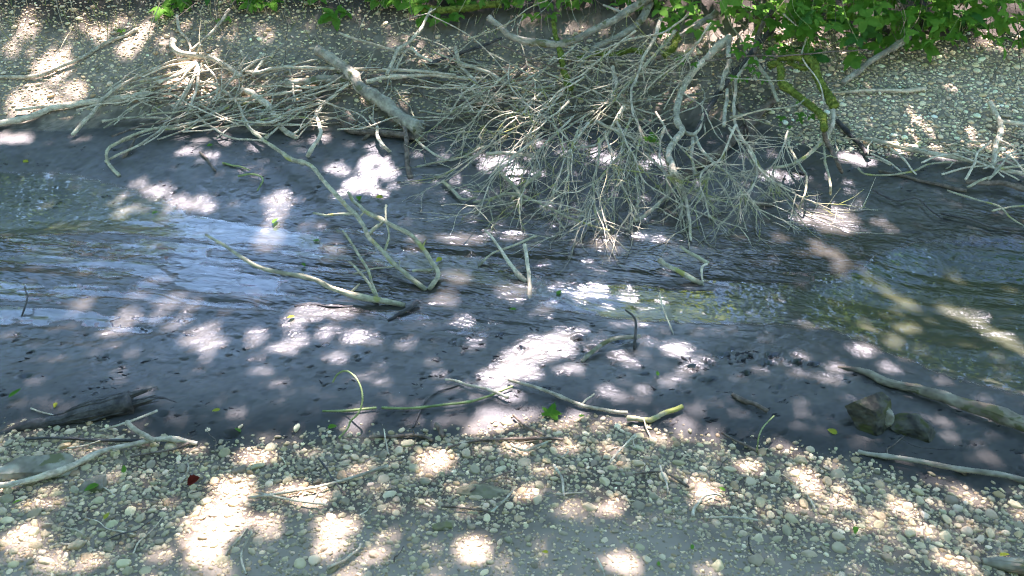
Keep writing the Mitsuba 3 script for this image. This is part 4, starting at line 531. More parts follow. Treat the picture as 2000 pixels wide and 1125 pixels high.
LEAVES = [(-1.847,2.405,.055,.026), (-1.658,2.372,.059,.013), (-1.289,1.894,.124,.023), (-1.491,1.784,.16,.014), (-1.2,1.731,.152,.012), (-1.239,1.962,.107,.015), (-.646,2.24,.062,.018), (-.931,2.991,.013,.018), (-.949,3.658,.003,.018), (-.988,3.427,.011,.017), (-.337,3.485,.004,.022), (.499,1.587,.19,.01), (-1.21,3.864,.012,.029), (1.131,2.21,.058,.018), (.206,3.172,.001,.021), (.018,3.042,.012,.016), (-1.055,2.344,.053,.015), (.659,1.868,.125,.011), (1.005,1.708,.146,.014), (1.382,1.611,.136,.016), (-1.859,3.965,-.003,.016), (-.821,4.083,.027,.025), (-.725,4.083,.027,.025), (.394,1.514,.212,.008), (.236,2.281,.065,.011), (.099,1.566,.206,.009), (-.945,2.215,.061,.014), (.559,2.555,.037,.012), (-2.813,4.504,.034,.021), (-1.755,4.643,.084,.021)]
WEEDS = [(-2.303,5.805,.534,.138), (-2.251,5.88,.571,.139), (-1.828,5.849,.566,.125), (-1.803,5.902,.593,.105), (-1.185,5.694,.52,.116), (-1.121,5.732,.543,.096), (.171,5.753,.514,.089), (-.753,5.806,.584,.103), (-.63,5.757,.557,.117), (-.457,5.69,.514,.095), (-1.626,5.889,.596,.105), (-.877,5.852,.606,.104), (-1.31,5.869,.601,.09), (-.517,5.862,.603,.118), (-.31,5.852,.589,.104), (-.052,5.85,.572,.104), (-2.6,5.633,.457,.041), (-1.945,5.733,.502,.041), (.93,5.837,.559,.097), (.416,5.893,.578,.105)]
BUSHLEAVES = [(1.407,5.071,.457,.085), (1.431,4.934,.393,.071), (1.392,5.172,.504,.079), (1.634,4.666,.289,.062), (1.688,4.638,.27,.049), (1.516,5.141,.56,.086), (.807,4.467,.176,.06), (1.064,5.132,.437,.06), (1.376,5.015,.372,.052), (1.572,4.644,.189,.031)]
BRAMBLES = [(1.3,5.513,.66), (1.431,5.378,.664), (1.568,5.321,.71), (1.735,5.237,.696), (1.852,5.173,.634), (1.984,5.144,.691), (2.152,5.13,.604), (2.255,5.157,.729), (2.433,5.152,.74), (2.62,5.184,.662), (2.755,5.169,.705), (2.958,5.174,.652), (3.011,5.152,.74), (-1.021,5.813,.655), (-.508,5.786,.656), (-.102,5.813,.649), (.273,5.814,.632), (.678,5.777,.641), (1.065,5.663,.654), (-1.786,5.871,.648)]
FARMARKS = [(-2.569,5.117,.165), (-2.076,5.357,.281), (-1.494,5.037,.146), (-1.231,5.232,.257), (-.898,5.142,.223), (-.799,4.792,.089), (-.517,4.732,.088), (-.326,5.278,.274), (-.118,4.554,.069), (.312,4.887,.089), (.361,5.317,.261), (.577,4.394,.046), (1.006,4.739,.085), (1.361,4.696,.087), (1.772,4.936,.201), (2.051,4.509,.089), (2.421,4.345,.085), (2.795,4.543,.106), (2.356,3.786,.019)]
MUDMARKS = [(-1.636,4.473,.058), (-1.494,2.375,.051), (-.8,3.175,.004), (-.019,2.508,.038), (.767,3.249,-.003)]
NEARMARKS = [(-1.556,1.992,.111), (-1.302,2.128,.071), (-1.3,1.897,.117), (-.875,1.721,.142), (-.646,1.914,.111), (-.424,2.179,.059), (-.195,1.712,.152), (-.087,1.865,.128), (.104,2.125,.086), (.467,1.813,.139), (.616,1.85,.122), (1.083,1.993,.076), (1.422,1.991,.054), (1.393,1.625,.122), (.211,1.562,.2), (-.357,1.582,.176), (-1.264,1.6,.174)]
BANKMARKS = [(-3.071,5.733,.502), (-2.176,5.822,.512), (-1.33,5.73,.503), (-.413,5.818,.547), (.616,5.735,.468), (1.475,5.382,.373), (2.234,5.242,.418), (2.858,5.216,.426)]
LONE = [(.37,2.242,.06,.018), (.159,2.196,.073,.016), (-.756,2.242,.053,.02), (-1.068,2.237,.052,.011), (.261,2.147,.083,.014), (.884,2.179,.053,.014), (-.957,2.252,.051,.013), (.753,2.15,.057,.012), (.538,2.231,.054,.011)]
RED = [(-1.016,1.904,.103,.021)]


# ---------------------------------------------------------------- mesh tools
def spline(P, step):
    """Catmull-Rom through the points, resampled about every step metres; returns points and their parameter 0..1"""
    P = np.asarray(P, float)
    if len(P) == 2: P = np.array([P[0], P.mean(0), P[1]])
    Q = np.vstack([2 * P[0] - P[1], P, 2 * P[-1] - P[-2]])
    out = []
    for i in range(1, len(Q) - 2):
        n = max(2, int(np.ceil(np.linalg.norm(Q[i + 1] - Q[i]) / step)))
        t = (np.arange(n) / n)[:, None]
        a, b, c, d = Q[i - 1], Q[i], Q[i + 1], Q[i + 2]
        out.append(0.5 * (2 * b + (c - a) * t + (2 * a - 5 * b + 4 * c - d) * t ** 2 + (3 * b - a - 3 * c + d) * t ** 3))
    C = np.vstack(out + [P[-1:]])
    s = np.concatenate([[0], np.cumsum(np.linalg.norm(np.diff(C, axis=0), axis=1))])
    return C, s / s[-1], s[-1]

def tube(C, R, sides=7, lump=0.0, seed=0, freq=25.0):
    """closed tube along the points C with radii R; lump displaces the skin (fraction of the radius)"""
    C, R = np.asarray(C, float), np.asarray(R, float)
    t = np.gradient(C, axis=0)
    t /= np.linalg.norm(t, axis=1, keepdims=True) + 1e-12
    a = np.cross(t[0], [0.3, 0.2, 0.93]); a /= np.linalg.norm(a) + 1e-12
    A = []
    for k in range(len(C)):
        a = a - t[k] * (a @ t[k]); a /= np.linalg.norm(a) + 1e-12
        A.append(a)
    A = np.array(A); B = np.cross(t, A)
    g = np.arange(sides) * 2 * np.pi / sides
    D = np.cos(g)[None, :, None] * A[:, None] + np.sin(g)[None, :, None] * B[:, None]
    r = R[:, None] * np.ones((1, sides))
    if lump:
        V0 = C[:, None] + r[..., None] * D
        along = np.cumsum(np.concatenate([[0], np.linalg.norm(np.diff(C, axis=0), axis=1)]))
        fib = meshkit.fbm(np.stack([along[:, None] * 3.0 + 0 * g, np.cos(g)[None] * 4.0 + 0 * r, np.sin(g)[None] * 4.0 + 0 * r], -1), 3, seed) - 0.5
        r = r * (1 + lump * 2 * fib + lump * 1.6 * (meshkit.fbm(V0 * freq, 2, seed + 3) - 0.5))
    V = (C[:, None] + r[..., None] * D).reshape(-1, 3)
    n = len(C)
    i, j = np.meshgrid(np.arange(n - 1), np.arange(sides), indexing='ij')
    j2 = (j + 1) % sides
    q = np.stack([i * sides + j, i * sides + j2, (i + 1) * sides + j2, (i + 1) * sides + j], -1).reshape(-1, 4)
    F = [q[:, [0, 1, 2]], q[:, [0, 2, 3]]]
    k = np.arange(sides)
    V = np.vstack([V, C[:1] - t[:1] * R[0] * 0.25, C[-1:] + t[-1:] * R[-1] * 0.25])
    F.append(np.stack([(k + 1) % sides, k, np.full(sides, n * sides)], 1))
    F.append(np.stack([(n - 1) * sides + k, (n - 1) * sides + (k + 1) % sides, np.full(sides, n * sides + 1)], 1))
    return V, np.vstack(F)

def join(ms):
    V, F, at = [], [], 0
    for v, f in ms:
        V.append(v); F.append(f + at); at += len(v)
    return np.vstack(V), np.vstack(F)

def stick_mesh(P, r0, r1, seed=0, wob=0.25, sides=None, lump=None, knots=True, freq=25.0):
    """a natural stick: a wobbling, tapering tube with knots"""
    L = np.linalg.norm(np.diff(np.asarray(P, float), axis=0), axis=1).sum()
    rm = max(r0, r1)
    C, s, L = spline(P, max(0.012, min(0.045, 3.5 * rm)))
    w = meshkit.fbm(np.stack([s * L * 9, s * 0 + seed * 3.7, s * 0], -1), 3, 1) - 0.5
    w2 = meshkit.fbm(np.stack([s * L * 9, s * 0 + seed * 3.7, s * 0 + 9], -1), 3, 2) - 0.5
    g = np.random.default_rng(int(seed) + 5)
    nk = max(3, int(L / 0.10))                                  # kinks where side shoots broke off
    kn = np.stack([np.interp(s, np.linspace(0, 1, nk + 1), g.normal(0, 1, nk + 1)) for _ in range(3)], -1)
    C = C + wob * rm * 4 * np.stack([w, w2 * 0.6, w2], -1) + min(rm * 0.75, 0.0055) * kn * np.sin(np.pi * s)[:, None] ** 0.5 * (1.0, 0.8, 0.5)
    R = r0 + (r1 - r0) * s
    if knots:
        R = R * (1 + 0.35 * np.clip(meshkit.noise(np.stack([s * L * 22, s * 0 + seed, s * 0], -1), 4) - 0.72, 0, 1) * 4) * (0.9 + 0.2 * meshkit.noise(np.stack([s * L * 60, s * 0 + seed, s * 0], -1), 6))
    sides = sides or (6 if rm < 0.008 else 9 if rm < 0.02 else 16)
    lump = (0.12 if rm > 0.008 else 0.0) if lump is None else lump
    return tube(C, R, sides, lump, int(seed), freq), C, R

def ground_clamp(C, lift=0.006):
    h = smooth_height(C[:, 0], C[:, 1])
    C[:, 2] = np.maximum(C[:, 2], h + lift)
    return C

def grow(rng, start, d, L, r, bend=0.5, n=6, pull=(0, 0, -0.2)):
    P, p, d = [start], np.array(start, float), np.array(d, float)
    for k in range(n):
        d = d + rng.normal(0, bend / n ** 0.5, 3) * 0.6 + np.asarray(pull) / n
        d /= np.linalg.norm(d)
        p = p + d * L / n
        P.append(p.copy())
    return ground_clamp(np.array(P))

def twig_cluster(rng, start, d, L, r, subs=3, pull=(0, -0.08, -0.16)):
    """one side twig with its finest twiglets as a single mesh"""
    P = grow(rng, start, d, L, r, 0.38, 6, pull)
    C, s, _ = spline(P, 0.05)
    ms = [tube(C, r * (1 - 0.65 * s), 5)]
    for _ in range(subs):
        k = rng.integers(1, len(C) - 1)
        t = C[min(k + 1, len(C) - 1)] - C[k - 1]; t /= np.linalg.norm(t) + 1e-9
        dd = t + rng.normal(0, 0.75, 3); dd /= np.linalg.norm(dd)
        Q = grow(rng, C[k], dd, L * rng.uniform(0.25, 0.6), r, 0.5, 4, pull)
        c2, s2, _ = spline(Q, 0.06)
        ms.append(tube(c2, r * 0.62 * (1 - 0.55 * s2), 4))
    return join(ms)

# ---------------------------------------------------------------- ground
rng = np.random.default_rng(7)
PITS = []
for _ in range(950):
    x = rng.uniform(-3.2, 3.2); u = rng.random()
    y = edge(x) + 0.03 + 0.62 * u ** 1.2 if rng.random() < 0.72 else rng.uniform(4.1, 4.75)
    s = rng.uniform(0.004, 0.011) * (2.0 if rng.random() < 0.05 else 1.0)
    PITS.append((x, y, s, s * rng.uniform(0.35, 0.8), rng.uniform(-0.6, 0.6), 0.8 * s + rng.uniform(0.002, 0.006)))
for x, y in ((0.85, 2.72), (0.93, 2.70), (0.80, 2.66), (1.0, 2.66), (1.05, 2.72), (1.13, 2.68), (0.70, 2.62), (0.76, 2.55), (1.2, 2.66), (0.9, 2.6)):   # tracks
    for _ in range(3):
        PITS.append((x + rng.normal(0, 0.014), y + rng.normal(0, 0.01), 0.017, 0.009, rng.uniform(-1.5, 1.5), 0.018))

def axis(stops):
    out = []
    for (a, b, d) in stops: out.append(np.arange(a, b, d))
    return np.concatenate(out)

def grow_axis(a, b, d0, q):
    v, d = [a], d0
    while abs(v[-1] - a) < abs(b - a):
        v.append(v[-1] + math.copysign(d, b - a)); d *= q
    return np.array(v)

xs = np.concatenate([grow_axis(-4.2, -200, 0.03, 1.25)[::-1], np.arange(-4.185, 4.2, 0.0138), grow_axis(4.2, 200, 0.03, 1.25)])
ys = np.concatenate([grow_axis(1.2, -200, 0.03, 1.25)[::-1], np.arange(1.209, 4.9, 0.0095), np.arange(4.9, 6.9, 0.022), grow_axis(6.9, 220, 0.03, 1.25)])
X, Y = np.meshgrid(xs, ys)
Z = height(X, Y)
for (x, y, a, b, g, dep) in PITS:
    i0, i1 = np.searchsorted(xs, [x - 3 * a, x + 3 * a]); j0, j1 = np.searchsorted(ys, [y - 3 * a, y + 3 * a])
    xx, yy = X[j0:j1, i0:i1] - x, Y[j0:j1, i0:i1] - y
    u, v = xx * math.cos(g) + yy * math.sin(g), -xx * math.sin(g) + yy * math.cos(g)
    Z[j0:j1, i0:i1] += -dep * np.exp(-(u / a) ** 2 - (v / b) ** 2) + 0.25 * dep * np.exp(-((np.hypot(u / a, v / b) - 1.7) / 0.5) ** 2)
Q = np.stack([X, Y, X * 0], -1)
n1, n2, n3 = meshkit.fbm(Q * 3, 3, 21), meshkit.fbm(Q * 14, 3, 22), meshkit.fbm(Q * 60, 2, 23)
ed, fd = Y - edge(X), Y - foot(X)
MUD, OLIVE, SOIL, DARK, LIGHT = (np.array(c) for c in ((0.062, 0.057, 0.046), (0.040, 0.042, 0.021), (0.165, 0.134, 0.094), (0.066, 0.052, 0.037), (0.275, 0.228, 0.165)))
def blend(a, b, m): return a * (1 - m[..., None]) + b * m[..., None]
col = np.broadcast_to(MUD, X.shape + (3,)) * (0.62 + 0.62 * n2 + 0.5 * (n3 - 0.5))[..., None]
col = col * (1 - 0.55 * np.exp(-((Y - 3.35) / 0.65) ** 2))[..., None]   # soaked mud is darker
col = blend(col, OLIVE * (0.7 + 0.6 * n2[..., None]), sstep(0.001, -0.03, Z))
gm = sstep(0.06, -0.10, ed + 0.16 * (n2 - 0.5))
soil = blend(np.broadcast_to(SOIL, col.shape), DARK * 1.6, sstep(0.42, 0.62, n2)) * (0.7 + 0.6 * n3)[..., None]
soil = blend(soil, LIGHT, 0.8 * sstep(0.40, 0.75, -ed + 0.4 * (n1 - 0.5)))
col = blend(col, soil, gm)
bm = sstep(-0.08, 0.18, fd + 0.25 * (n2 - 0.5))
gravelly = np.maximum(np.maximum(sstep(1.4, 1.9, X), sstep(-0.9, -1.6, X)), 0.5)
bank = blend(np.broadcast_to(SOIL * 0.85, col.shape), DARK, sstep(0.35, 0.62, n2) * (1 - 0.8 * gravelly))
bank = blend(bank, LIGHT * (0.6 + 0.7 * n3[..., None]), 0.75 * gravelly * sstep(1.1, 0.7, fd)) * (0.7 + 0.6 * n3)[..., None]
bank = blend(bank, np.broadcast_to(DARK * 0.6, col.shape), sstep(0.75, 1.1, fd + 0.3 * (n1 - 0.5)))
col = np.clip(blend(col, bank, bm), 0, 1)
# darker damp rim where mud meets gravel
col = col * (1 - 0.42 * np.exp(-((ed - 0.06) / 0.13) ** 2) * (0.5 + n2))[..., None]
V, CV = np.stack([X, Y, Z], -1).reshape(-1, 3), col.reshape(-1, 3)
ny, nx = X.shape
jj, ii = np.meshgrid(np.arange(ny - 1), np.arange(nx - 1), indexing='ij')
quad = np.stack([jj * nx + ii, jj * nx + ii + 1, (jj + 1) * nx + ii + 1, (jj + 1) * nx + ii], -1)
zone = np.where(ed[:-1, :-1] < -0.02, 0, np.where(fd[:-1, :-1] < 0.0, 1, 2))
gx, gy = np.gradient(Z, xs, axis=1), np.gradient(Z, ys, axis=0)
NN = np.stack([-gx, -gy, np.ones_like(Z)], -1); NN /= np.linalg.norm(NN, axis=-1, keepdims=True)
NN = NN.reshape(-1, 3)
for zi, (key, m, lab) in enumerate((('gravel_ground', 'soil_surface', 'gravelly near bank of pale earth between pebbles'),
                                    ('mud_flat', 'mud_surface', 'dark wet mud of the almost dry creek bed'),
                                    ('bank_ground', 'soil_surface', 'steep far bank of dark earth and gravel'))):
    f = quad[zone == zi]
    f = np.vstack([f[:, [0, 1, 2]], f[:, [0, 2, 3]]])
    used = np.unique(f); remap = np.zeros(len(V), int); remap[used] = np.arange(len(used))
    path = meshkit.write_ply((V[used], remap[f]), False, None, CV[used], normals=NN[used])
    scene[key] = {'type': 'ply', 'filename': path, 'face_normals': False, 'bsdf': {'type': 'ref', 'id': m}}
    labels[key] = {'kind': 'structure', 'label': lab}

# water: one rippled sheet at z = 0, the mud rises through it
wx, wy = np.concatenate([grow_axis(-3.1, -8, 0.03, 1.3)[::-1], np.arange(-3.088, 3.1, 0.016), grow_axis(3.1, 8, 0.03, 1.3)]), np.arange(2.35, 4.65, 0.0088)
WX, WY = np.meshgrid(wx, wy)
calm = 1.2 - 1.195 * sstep(0.1, 1.0, WX) - 0.9 * sstep(-1.9, -2.5, WX) * sstep(3.6, 3.9, WY)
skew = WX * 0.34 + 0.10 * np.sin(1.7 * WX)
rip = (meshkit.fbm(np.stack([WX * 3.2, (WY + skew) * 17, WX * 0], -1), 3, 31) - 0.5) * 0.0046 * calm + (meshkit.fbm(np.stack([WX * 13, (WY + 0.6 * skew) * 42, WX * 0], -1), 2, 35) - 0.5) * 0.0009 * calm + (meshkit.fbm(np.stack([WX * 2, WY * 7, WX * 0], -1), 2, 33) - 0.5) * 0.0001
wv = np.stack([WX, WY, rip], -1).reshape(-1, 3)
ny, nx = WX.shape
jj, ii = np.meshgrid(np.arange(ny - 1), np.arange(nx - 1), indexing='ij')
scene['water'] = mikit.ply((wv, np.stack([jj * nx + ii, jj * nx + ii + 1, (jj + 1) * nx + ii + 1, (jj + 1) * nx + ii], -1).reshape(-1, 4)), 'water_film', smooth=True)
labels['water'] = {'kind': 'structure', 'label': 'shallow film of creek water over the mud'}

# ---------------------------------------------------------------- trees that stand round the creek (out of frame): they give the dappled shade and the reflections
def open_to_sun(p, margin):
    """False where a leaf at p would close one of the gaps in the crowns through which the sun reaches the creek"""
    ok = np.ones(len(p), bool)
    for g in GAPS:
        c, M = np.array(g[:3]), np.linalg.inv(np.array([[g[3], g[5]], [g[4], g[6]]]))
        q = p - SUN * ((p[:, 2:] - c[2]) / SUN[2])
        uv = (q[:, :2] - c[:2]) @ M.T
        la, lb = math.hypot(g[3], g[4]), math.hypot(g[5], g[6])
        ok &= np.hypot(uv[:, 0] / (1 + margin / la), uv[:, 1] / (1 + margin / lb)) > 1
    return ok

def leaf_cloud(rng, P, size, facing, spread=0.6):
    """one folded four-triangle leaf at every point of P; facing: mean normal"""
    n = len(P)
    N = np.asarray(facing) + rng.normal(0, spread, (n, 3)); N /= np.linalg.norm(N, axis=1, keepdims=True)
    A = np.cross(N, rng.normal(0, 1, (n, 3))); A /= np.linalg.norm(A, axis=1, keepdims=True)
    B = np.cross(N, A)
    L = size * rng.uniform(0.75, 1.25, (n, 1)); W = L * rng.uniform(0.33, 0.42, (n, 1))
    base, tip = P - A * L * 0.5, P + A * L * 0.5
    l, r = P + B * W - A * L * 0.06 + N * W * 0.25, P - B * W - A * L * 0.06 + N * W * 0.25
    V = np.stack([base, l, tip, r], 1).reshape(-1, 3)
    k = np.arange(n)[:, None] * 4
    F = np.vstack([k + [0, 2, 1], k + [0, 3, 2]])
    return V, F

rng = np.random.default_rng(11)
TREES = [  # name, label, category, trunk foot, top, trunk radius, crown centre
    ('tree', 'tall broadleaf tree whose crown hangs over the right half of the creek', 'tree', (4.3, 10.6), 8.5, 0.17, (2.4, 8.6, 7.6)),
    ('tree', 'tall broadleaf tree whose crown hangs over the left half of the creek', 'tree', (-5.2, 10.8), 8.8, 0.16, (-2.4, 8.8, 7.6)),
]
n = 95000
gx_, gy_, tt = rng.uniform(-4.6, 4.6, n), rng.uniform(0.9, 6.7, n), 6.0 + 2.6 * rng.random(n)
P = np.stack([gx_, gy_, smooth_height(gx_, gy_)], -1) + SUN * tt[:, None]
extra = rng.uniform(-1, 1, (26000, 3)); extra = extra[np.linalg.norm(extra, axis=1) < 1]
blobs = [((3.8, 9.9, 9.3), (2.6, 1.8, 1.3)), ((-4.2, 10.1, 9.3), (2.6, 1.8, 1.3)), ((6.0, 8.3, 7.3), (1.6, 2.4, 1.6)), ((-6.2, 8.3, 7.3), (1.6, 2.4, 1.6))]
E = np.vstack([np.array(c) + e * np.array(s) for (c, s), e in zip(blobs, np.array_split(extra, 4))])
P = np.vstack([P, E])
thin = (gy_ > np.where(gx_ > 0.9, 5.45, 5.6)) & (rng.random(n) > np.where(gx_ > 0.9, 0.14, 0.5))
P = np.vstack([P[:n][~thin], P[n:]])
P = P[open_to_sun(P, 0.014)]
for ti, (nm, lab, cat, (bx, by), top, tr, cc) in enumerate(TREES):
    t = thing(nm, lab, cat)
    bz = float(smooth_height(bx, by))
    trunk = np.array([(bx, by, bz - 0.2), (bx + 0.05, by, bz + 2.0), (bx * 0.95, by - 0.1, bz + 4.2), (bx * 0.8, by - 0.5, top - 1.4), (cc[0] * 1.1, cc[1] + 0.8, top)])
    C, s, L = spline(trunk, 0.25)
    part(t, 'trunk', tube(C, tr * (1 - 0.7 * s) * (1 + 0.5 * np.exp(-s * 14)), 14, 0.1, ti), 'bark_brown')
    for k in range(9):
        i = int(len(C) * rng.uniform(0.5, 0.98)); tgt = np.array(cc) + rng.uniform(-1, 1, 3) * (1.9, 1.6, 0.5)
        m = (C[i] + tgt) / 2 + (0, 0, 0.35)
        c2, s2, _ = spline([C[i], m, tgt], 0.3)
        part(t, 'limb', tube(c2, 0.035 * (1 - 0.75 * s2), 7), 'bark_brown')
    own = P[(P[:, 0] >= 0) == (ti == 0)]
    part(t, 'crown', leaf_cloud(rng, own, 0.085, SUN, 0.55), 'leaf_canopy', smooth=False, kind='stuff')

def small_tree(name, label, cat, base, crown, radii, nleaf, mat, lsize, seed, gaps=0.0, trunk_r=0.05, trunk_mat='bark_brown', top=None):
    r = np.random.default_rng(seed)
    t = thing(name, label, cat)
    bz = float(smooth_height(base[0], base[1]))
    cc = np.array(crown, float)
    C, s, _ = spline([(base[0], base[1], bz - 0.1), (base[0] * 0.7 + cc[0] * 0.3, base[1] * 0.7 + cc[1] * 0.3, bz + 0.5 * (cc[2] - bz)), tuple(cc + (0, 0, radii[2] * 0.6))], 0.2)
    part(t, 'trunk', tube(C, trunk_r * (1 - 0.8 * s), 9, 0.08, seed), trunk_mat)
    for k in range(7):
        i = int(len(C) * r.uniform(0.35, 0.95)); e = cc + r.uniform(-0.8, 0.8, 3) * radii
        c2, s2, _ = spline([C[i], (C[i] + e) / 2 + (0, 0, 0.1), e], 0.2)
        part(t, 'limb', tube(c2, trunk_r * 0.4 * (1 - 0.7 * s2), 6), trunk_mat)
    q = r.uniform(-1, 1, (nleaf * 2, 3)); q = q[np.linalg.norm(q, axis=1) < 1]
    p = cc + q * np.array(radii)
    dens = meshkit.fbm(p * 1.9, 3, seed)
    p = p[dens > 0.36 + gaps + 0.24 * sstep(top, top + 0.8, p[:, 2])] if top else p[dens > 0.36 + gaps]
    p = p[open_to_sun(p, 0.02)]
    part(t, 'crown', leaf_cloud(r, p, lsize, (0, -0.3, 0.8), 0.7), mat, smooth=False, kind='stuff')

small_tree('shrub_tree', 'dense dark shrub tree beyond the left end of the far bank', 'tree', (-6.6, 10.5), (-7.0, 9.8, 2.2), (3.2, 1.2, 2.1), 32000, 'leaf_canopy', 0.09, 41, 0.0)
small_tree('shrub_tree', 'bushy green tree behind the brambles at the right of the far bank', 'tree', (5.2, 10.4), (6.0, 10.6, 4.0), (2.9, 1.3, 3.5), 48000, 'leaf_canopy', 0.09, 42, 0.0, top=5.3)
small_tree('young_tree', 'slender young tree with bright yellow green leaves on the far bank', 'tree', (2.2, 10.9), (2.1, 10.4, 4.85), (1.25, 0.7, 0.36), 1900, 'leaf_bright', 0.09, 43, 0.02, 0.03)
small_tree('young_tree', 'sparse young tree with mid green leaves behind the weathered log', 'tree', (-0.7, 9.8), (-0.7, 9.4, 3.0), (2.0, 0.8, 1.7), 9000, 'leaf_canopy', 0.09, 44, 0.05, 0.035)
small_tree('tree', 'leafy tree at the far right beyond the right gravel bank', 'tree', (8.4, 9.8), (8.0, 9.6, 4.2), (2.4, 1.5, 3.9), 42000, 'leaf_canopy', 0.10, 45, 0.0, 0.09, top=5.3)
# unseen trees added round the viewer: they block sky and tint the shade green
for k, (x, y, h, lab) in enumerate(((-7.6, 1.5, 8.5, 'unseen added tree on the near bank to the left of the viewer'), (-6.2, -4.2, 9.5, 'unseen added tree on the near bank behind the viewer on the left'), (-1.6, -6.6, 10.0, 'tall unseen added tree on the near bank straight behind the viewer'),
                                    (3.6, -6.0, 9.5, 'unseen added tree on the near bank behind the viewer on the right'), (7.6, -2.2, 9.0, 'unseen added tree on the near bank to the right of the viewer'), (9.2, 3.6, 8.5, 'unseen added tree at the right end of the near bank'), (-10.0, 6.0, 7.0, 'unseen added tree at the far left beside the creek'))):
    small_tree('tree', lab, 'tree', (x, y), (x * 0.9, y * 0.9, h * 0.58), (3.2, 2.4, h * 0.5), 17000, 'leaf_green', 0.16, 60 + k, 0.0, 0.13)

# ---------------------------------------------------------------- logs, branches and sticks lying where they were measured
FAR_WORDS = ['beside the bleached sunlit branch', 'around the sunlit stick fan', 'by the flat bleached slab', 'by the short tan log', 'touching the thick weathered log', 'around the crooked brown branch', 'at the lower end of the weathered log',
             'to the right of the weathered log', 'at the left fringe of the dead bush', 'in the left half of the dead bush', 'around the upright mossy stub', 'in the middle of the dead bush', 'around the silvery forked bough', 'by the reddish brown stub',
             'below the mossy arch', 'at the left end of the long bleached branch', 'along the middle of the long bleached branch', 'beside the curved bleached branch', 'below the bark chip at the right']
NEAR_WORDS = ['by the flat brown slab', 'along the forked grey branch', 'around the large pale angular stone', 'in the brightest sunlit patch', 'along the long grey stick', 'by the short brown branch', 'by the small flat olive stone',
              'around the flat olive stone', 'under the brown twig at the pebble edge', 'right of the central gravel', 'around the crooked pale twig', 'below the two dark rocks', 'under the slender pole', 'by the corner driftwood',
              'at the bare bottom edge right of centre', 'at the bottom edge left of centre', 'in the lower left corner']
MUD_WORDS = ['on the left mud below the stick heap', 'by the hollow driftwood log', 'by the long pale branch over the water', 'at the bright patch of mud', 'beside the short stub in the channel']
BANK_WORDS = ['at the left end of the bank', 'above the sunlit stick fan', 'above the short tan log', 'around the mossy root', 'behind the thick tan boughs', 'under the left end of the brambles', 'under the middle of the brambles', 'under the right end of the brambles']

def nearest(p, marks, words):
    return words[int(np.argmin([(p[0] - m[0]) ** 2 + (p[1] - m[1]) ** 2 for m in marks]))]

LOOKS = {'bark_grey': 'grey', 'bark_pale': 'pale tan', 'bark_brown': 'brown', 'bark_dark': 'dark', 'bark_lichen': 'lichened', 'bark_yellow': 'yellow green', 'bark_bare': 'bare tan'}
def stick_words(kind, mat, P, r, marks, words):
    """what one sees of a stick: thickness, colour, lean, and what it lies beside"""
    P = np.asarray(P, float); d = P[-1] - P[0]
    if d[0] < 0: d = -d
    up = d[1] * 0.55 + d[2] * 0.84                              # rise in a picture taken from the near bank
    a = math.degrees(math.atan2(up, abs(d[0]) + 1e-6))
    lean = 'lying level' if abs(a) < 12 else 'standing steeply' if abs(a) > 55 else 'rising right' if a > 0 else 'rising left'
    lab = '%s %s %s %s, %s' % ('thin' if r < 0.0042 else 'stout' if r > 0.008 else 'slim', LOOKS.get(mat, 'dry'), kind, lean, nearest(P.mean(0), marks, words))
    return lab, lab.split(', ')[1] + ': ' + lab.split(',')[0]

CATS = {'mossy_root': 'root', 'mossy_branch': 'branch', 'dead_bough': 'branch', 'bark_chip': 'bark', 'pole': 'pole'}
rng = np.random.default_rng(3)

def lay(name, mat, r0, r1, pts, label, group=None, cat=None, seed=1, key=None, **kw):
    (m, C, R) = stick_mesh(pts, r0, r1, seed, **kw)
    k = obj(name, m, mat, key=key)
    tag(k, label, cat or CATS.get(name, name), group)
    return k, C, R

def moss_fuzz(rng, C, R, per):
    """short moss shoots standing off a branch"""
    n = int(per * len(C))
    i = rng.integers(0, len(C), n)
    d = rng.normal(0, 1, (n, 3)); d[:, 2] += 0.35
    t = np.gradient(C, axis=0)[i]; t /= np.linalg.norm(t, axis=1, keepdims=True)
    d -= t * (d * t).sum(1, keepdims=True); d /= np.linalg.norm(d, axis=1, keepdims=True)
    b = C[i] + d * R[i, None] * 0.92 + t * rng.normal(0, 0.006, (n, 1))
    s = np.cross(d, rng.normal(0, 1, (n, 3))); s /= np.linalg.norm(s, axis=1, keepdims=True)
    L = rng.uniform(0.004, 0.010, (n, 1)); w = 0.0016
    V = np.stack([b - s * w, b + s * w, b + d * L + rng.normal(0, 0.002, (n, 3))], 1).reshape(-1, 3)
    return V, np.arange(3 * n).reshape(-1, 3)

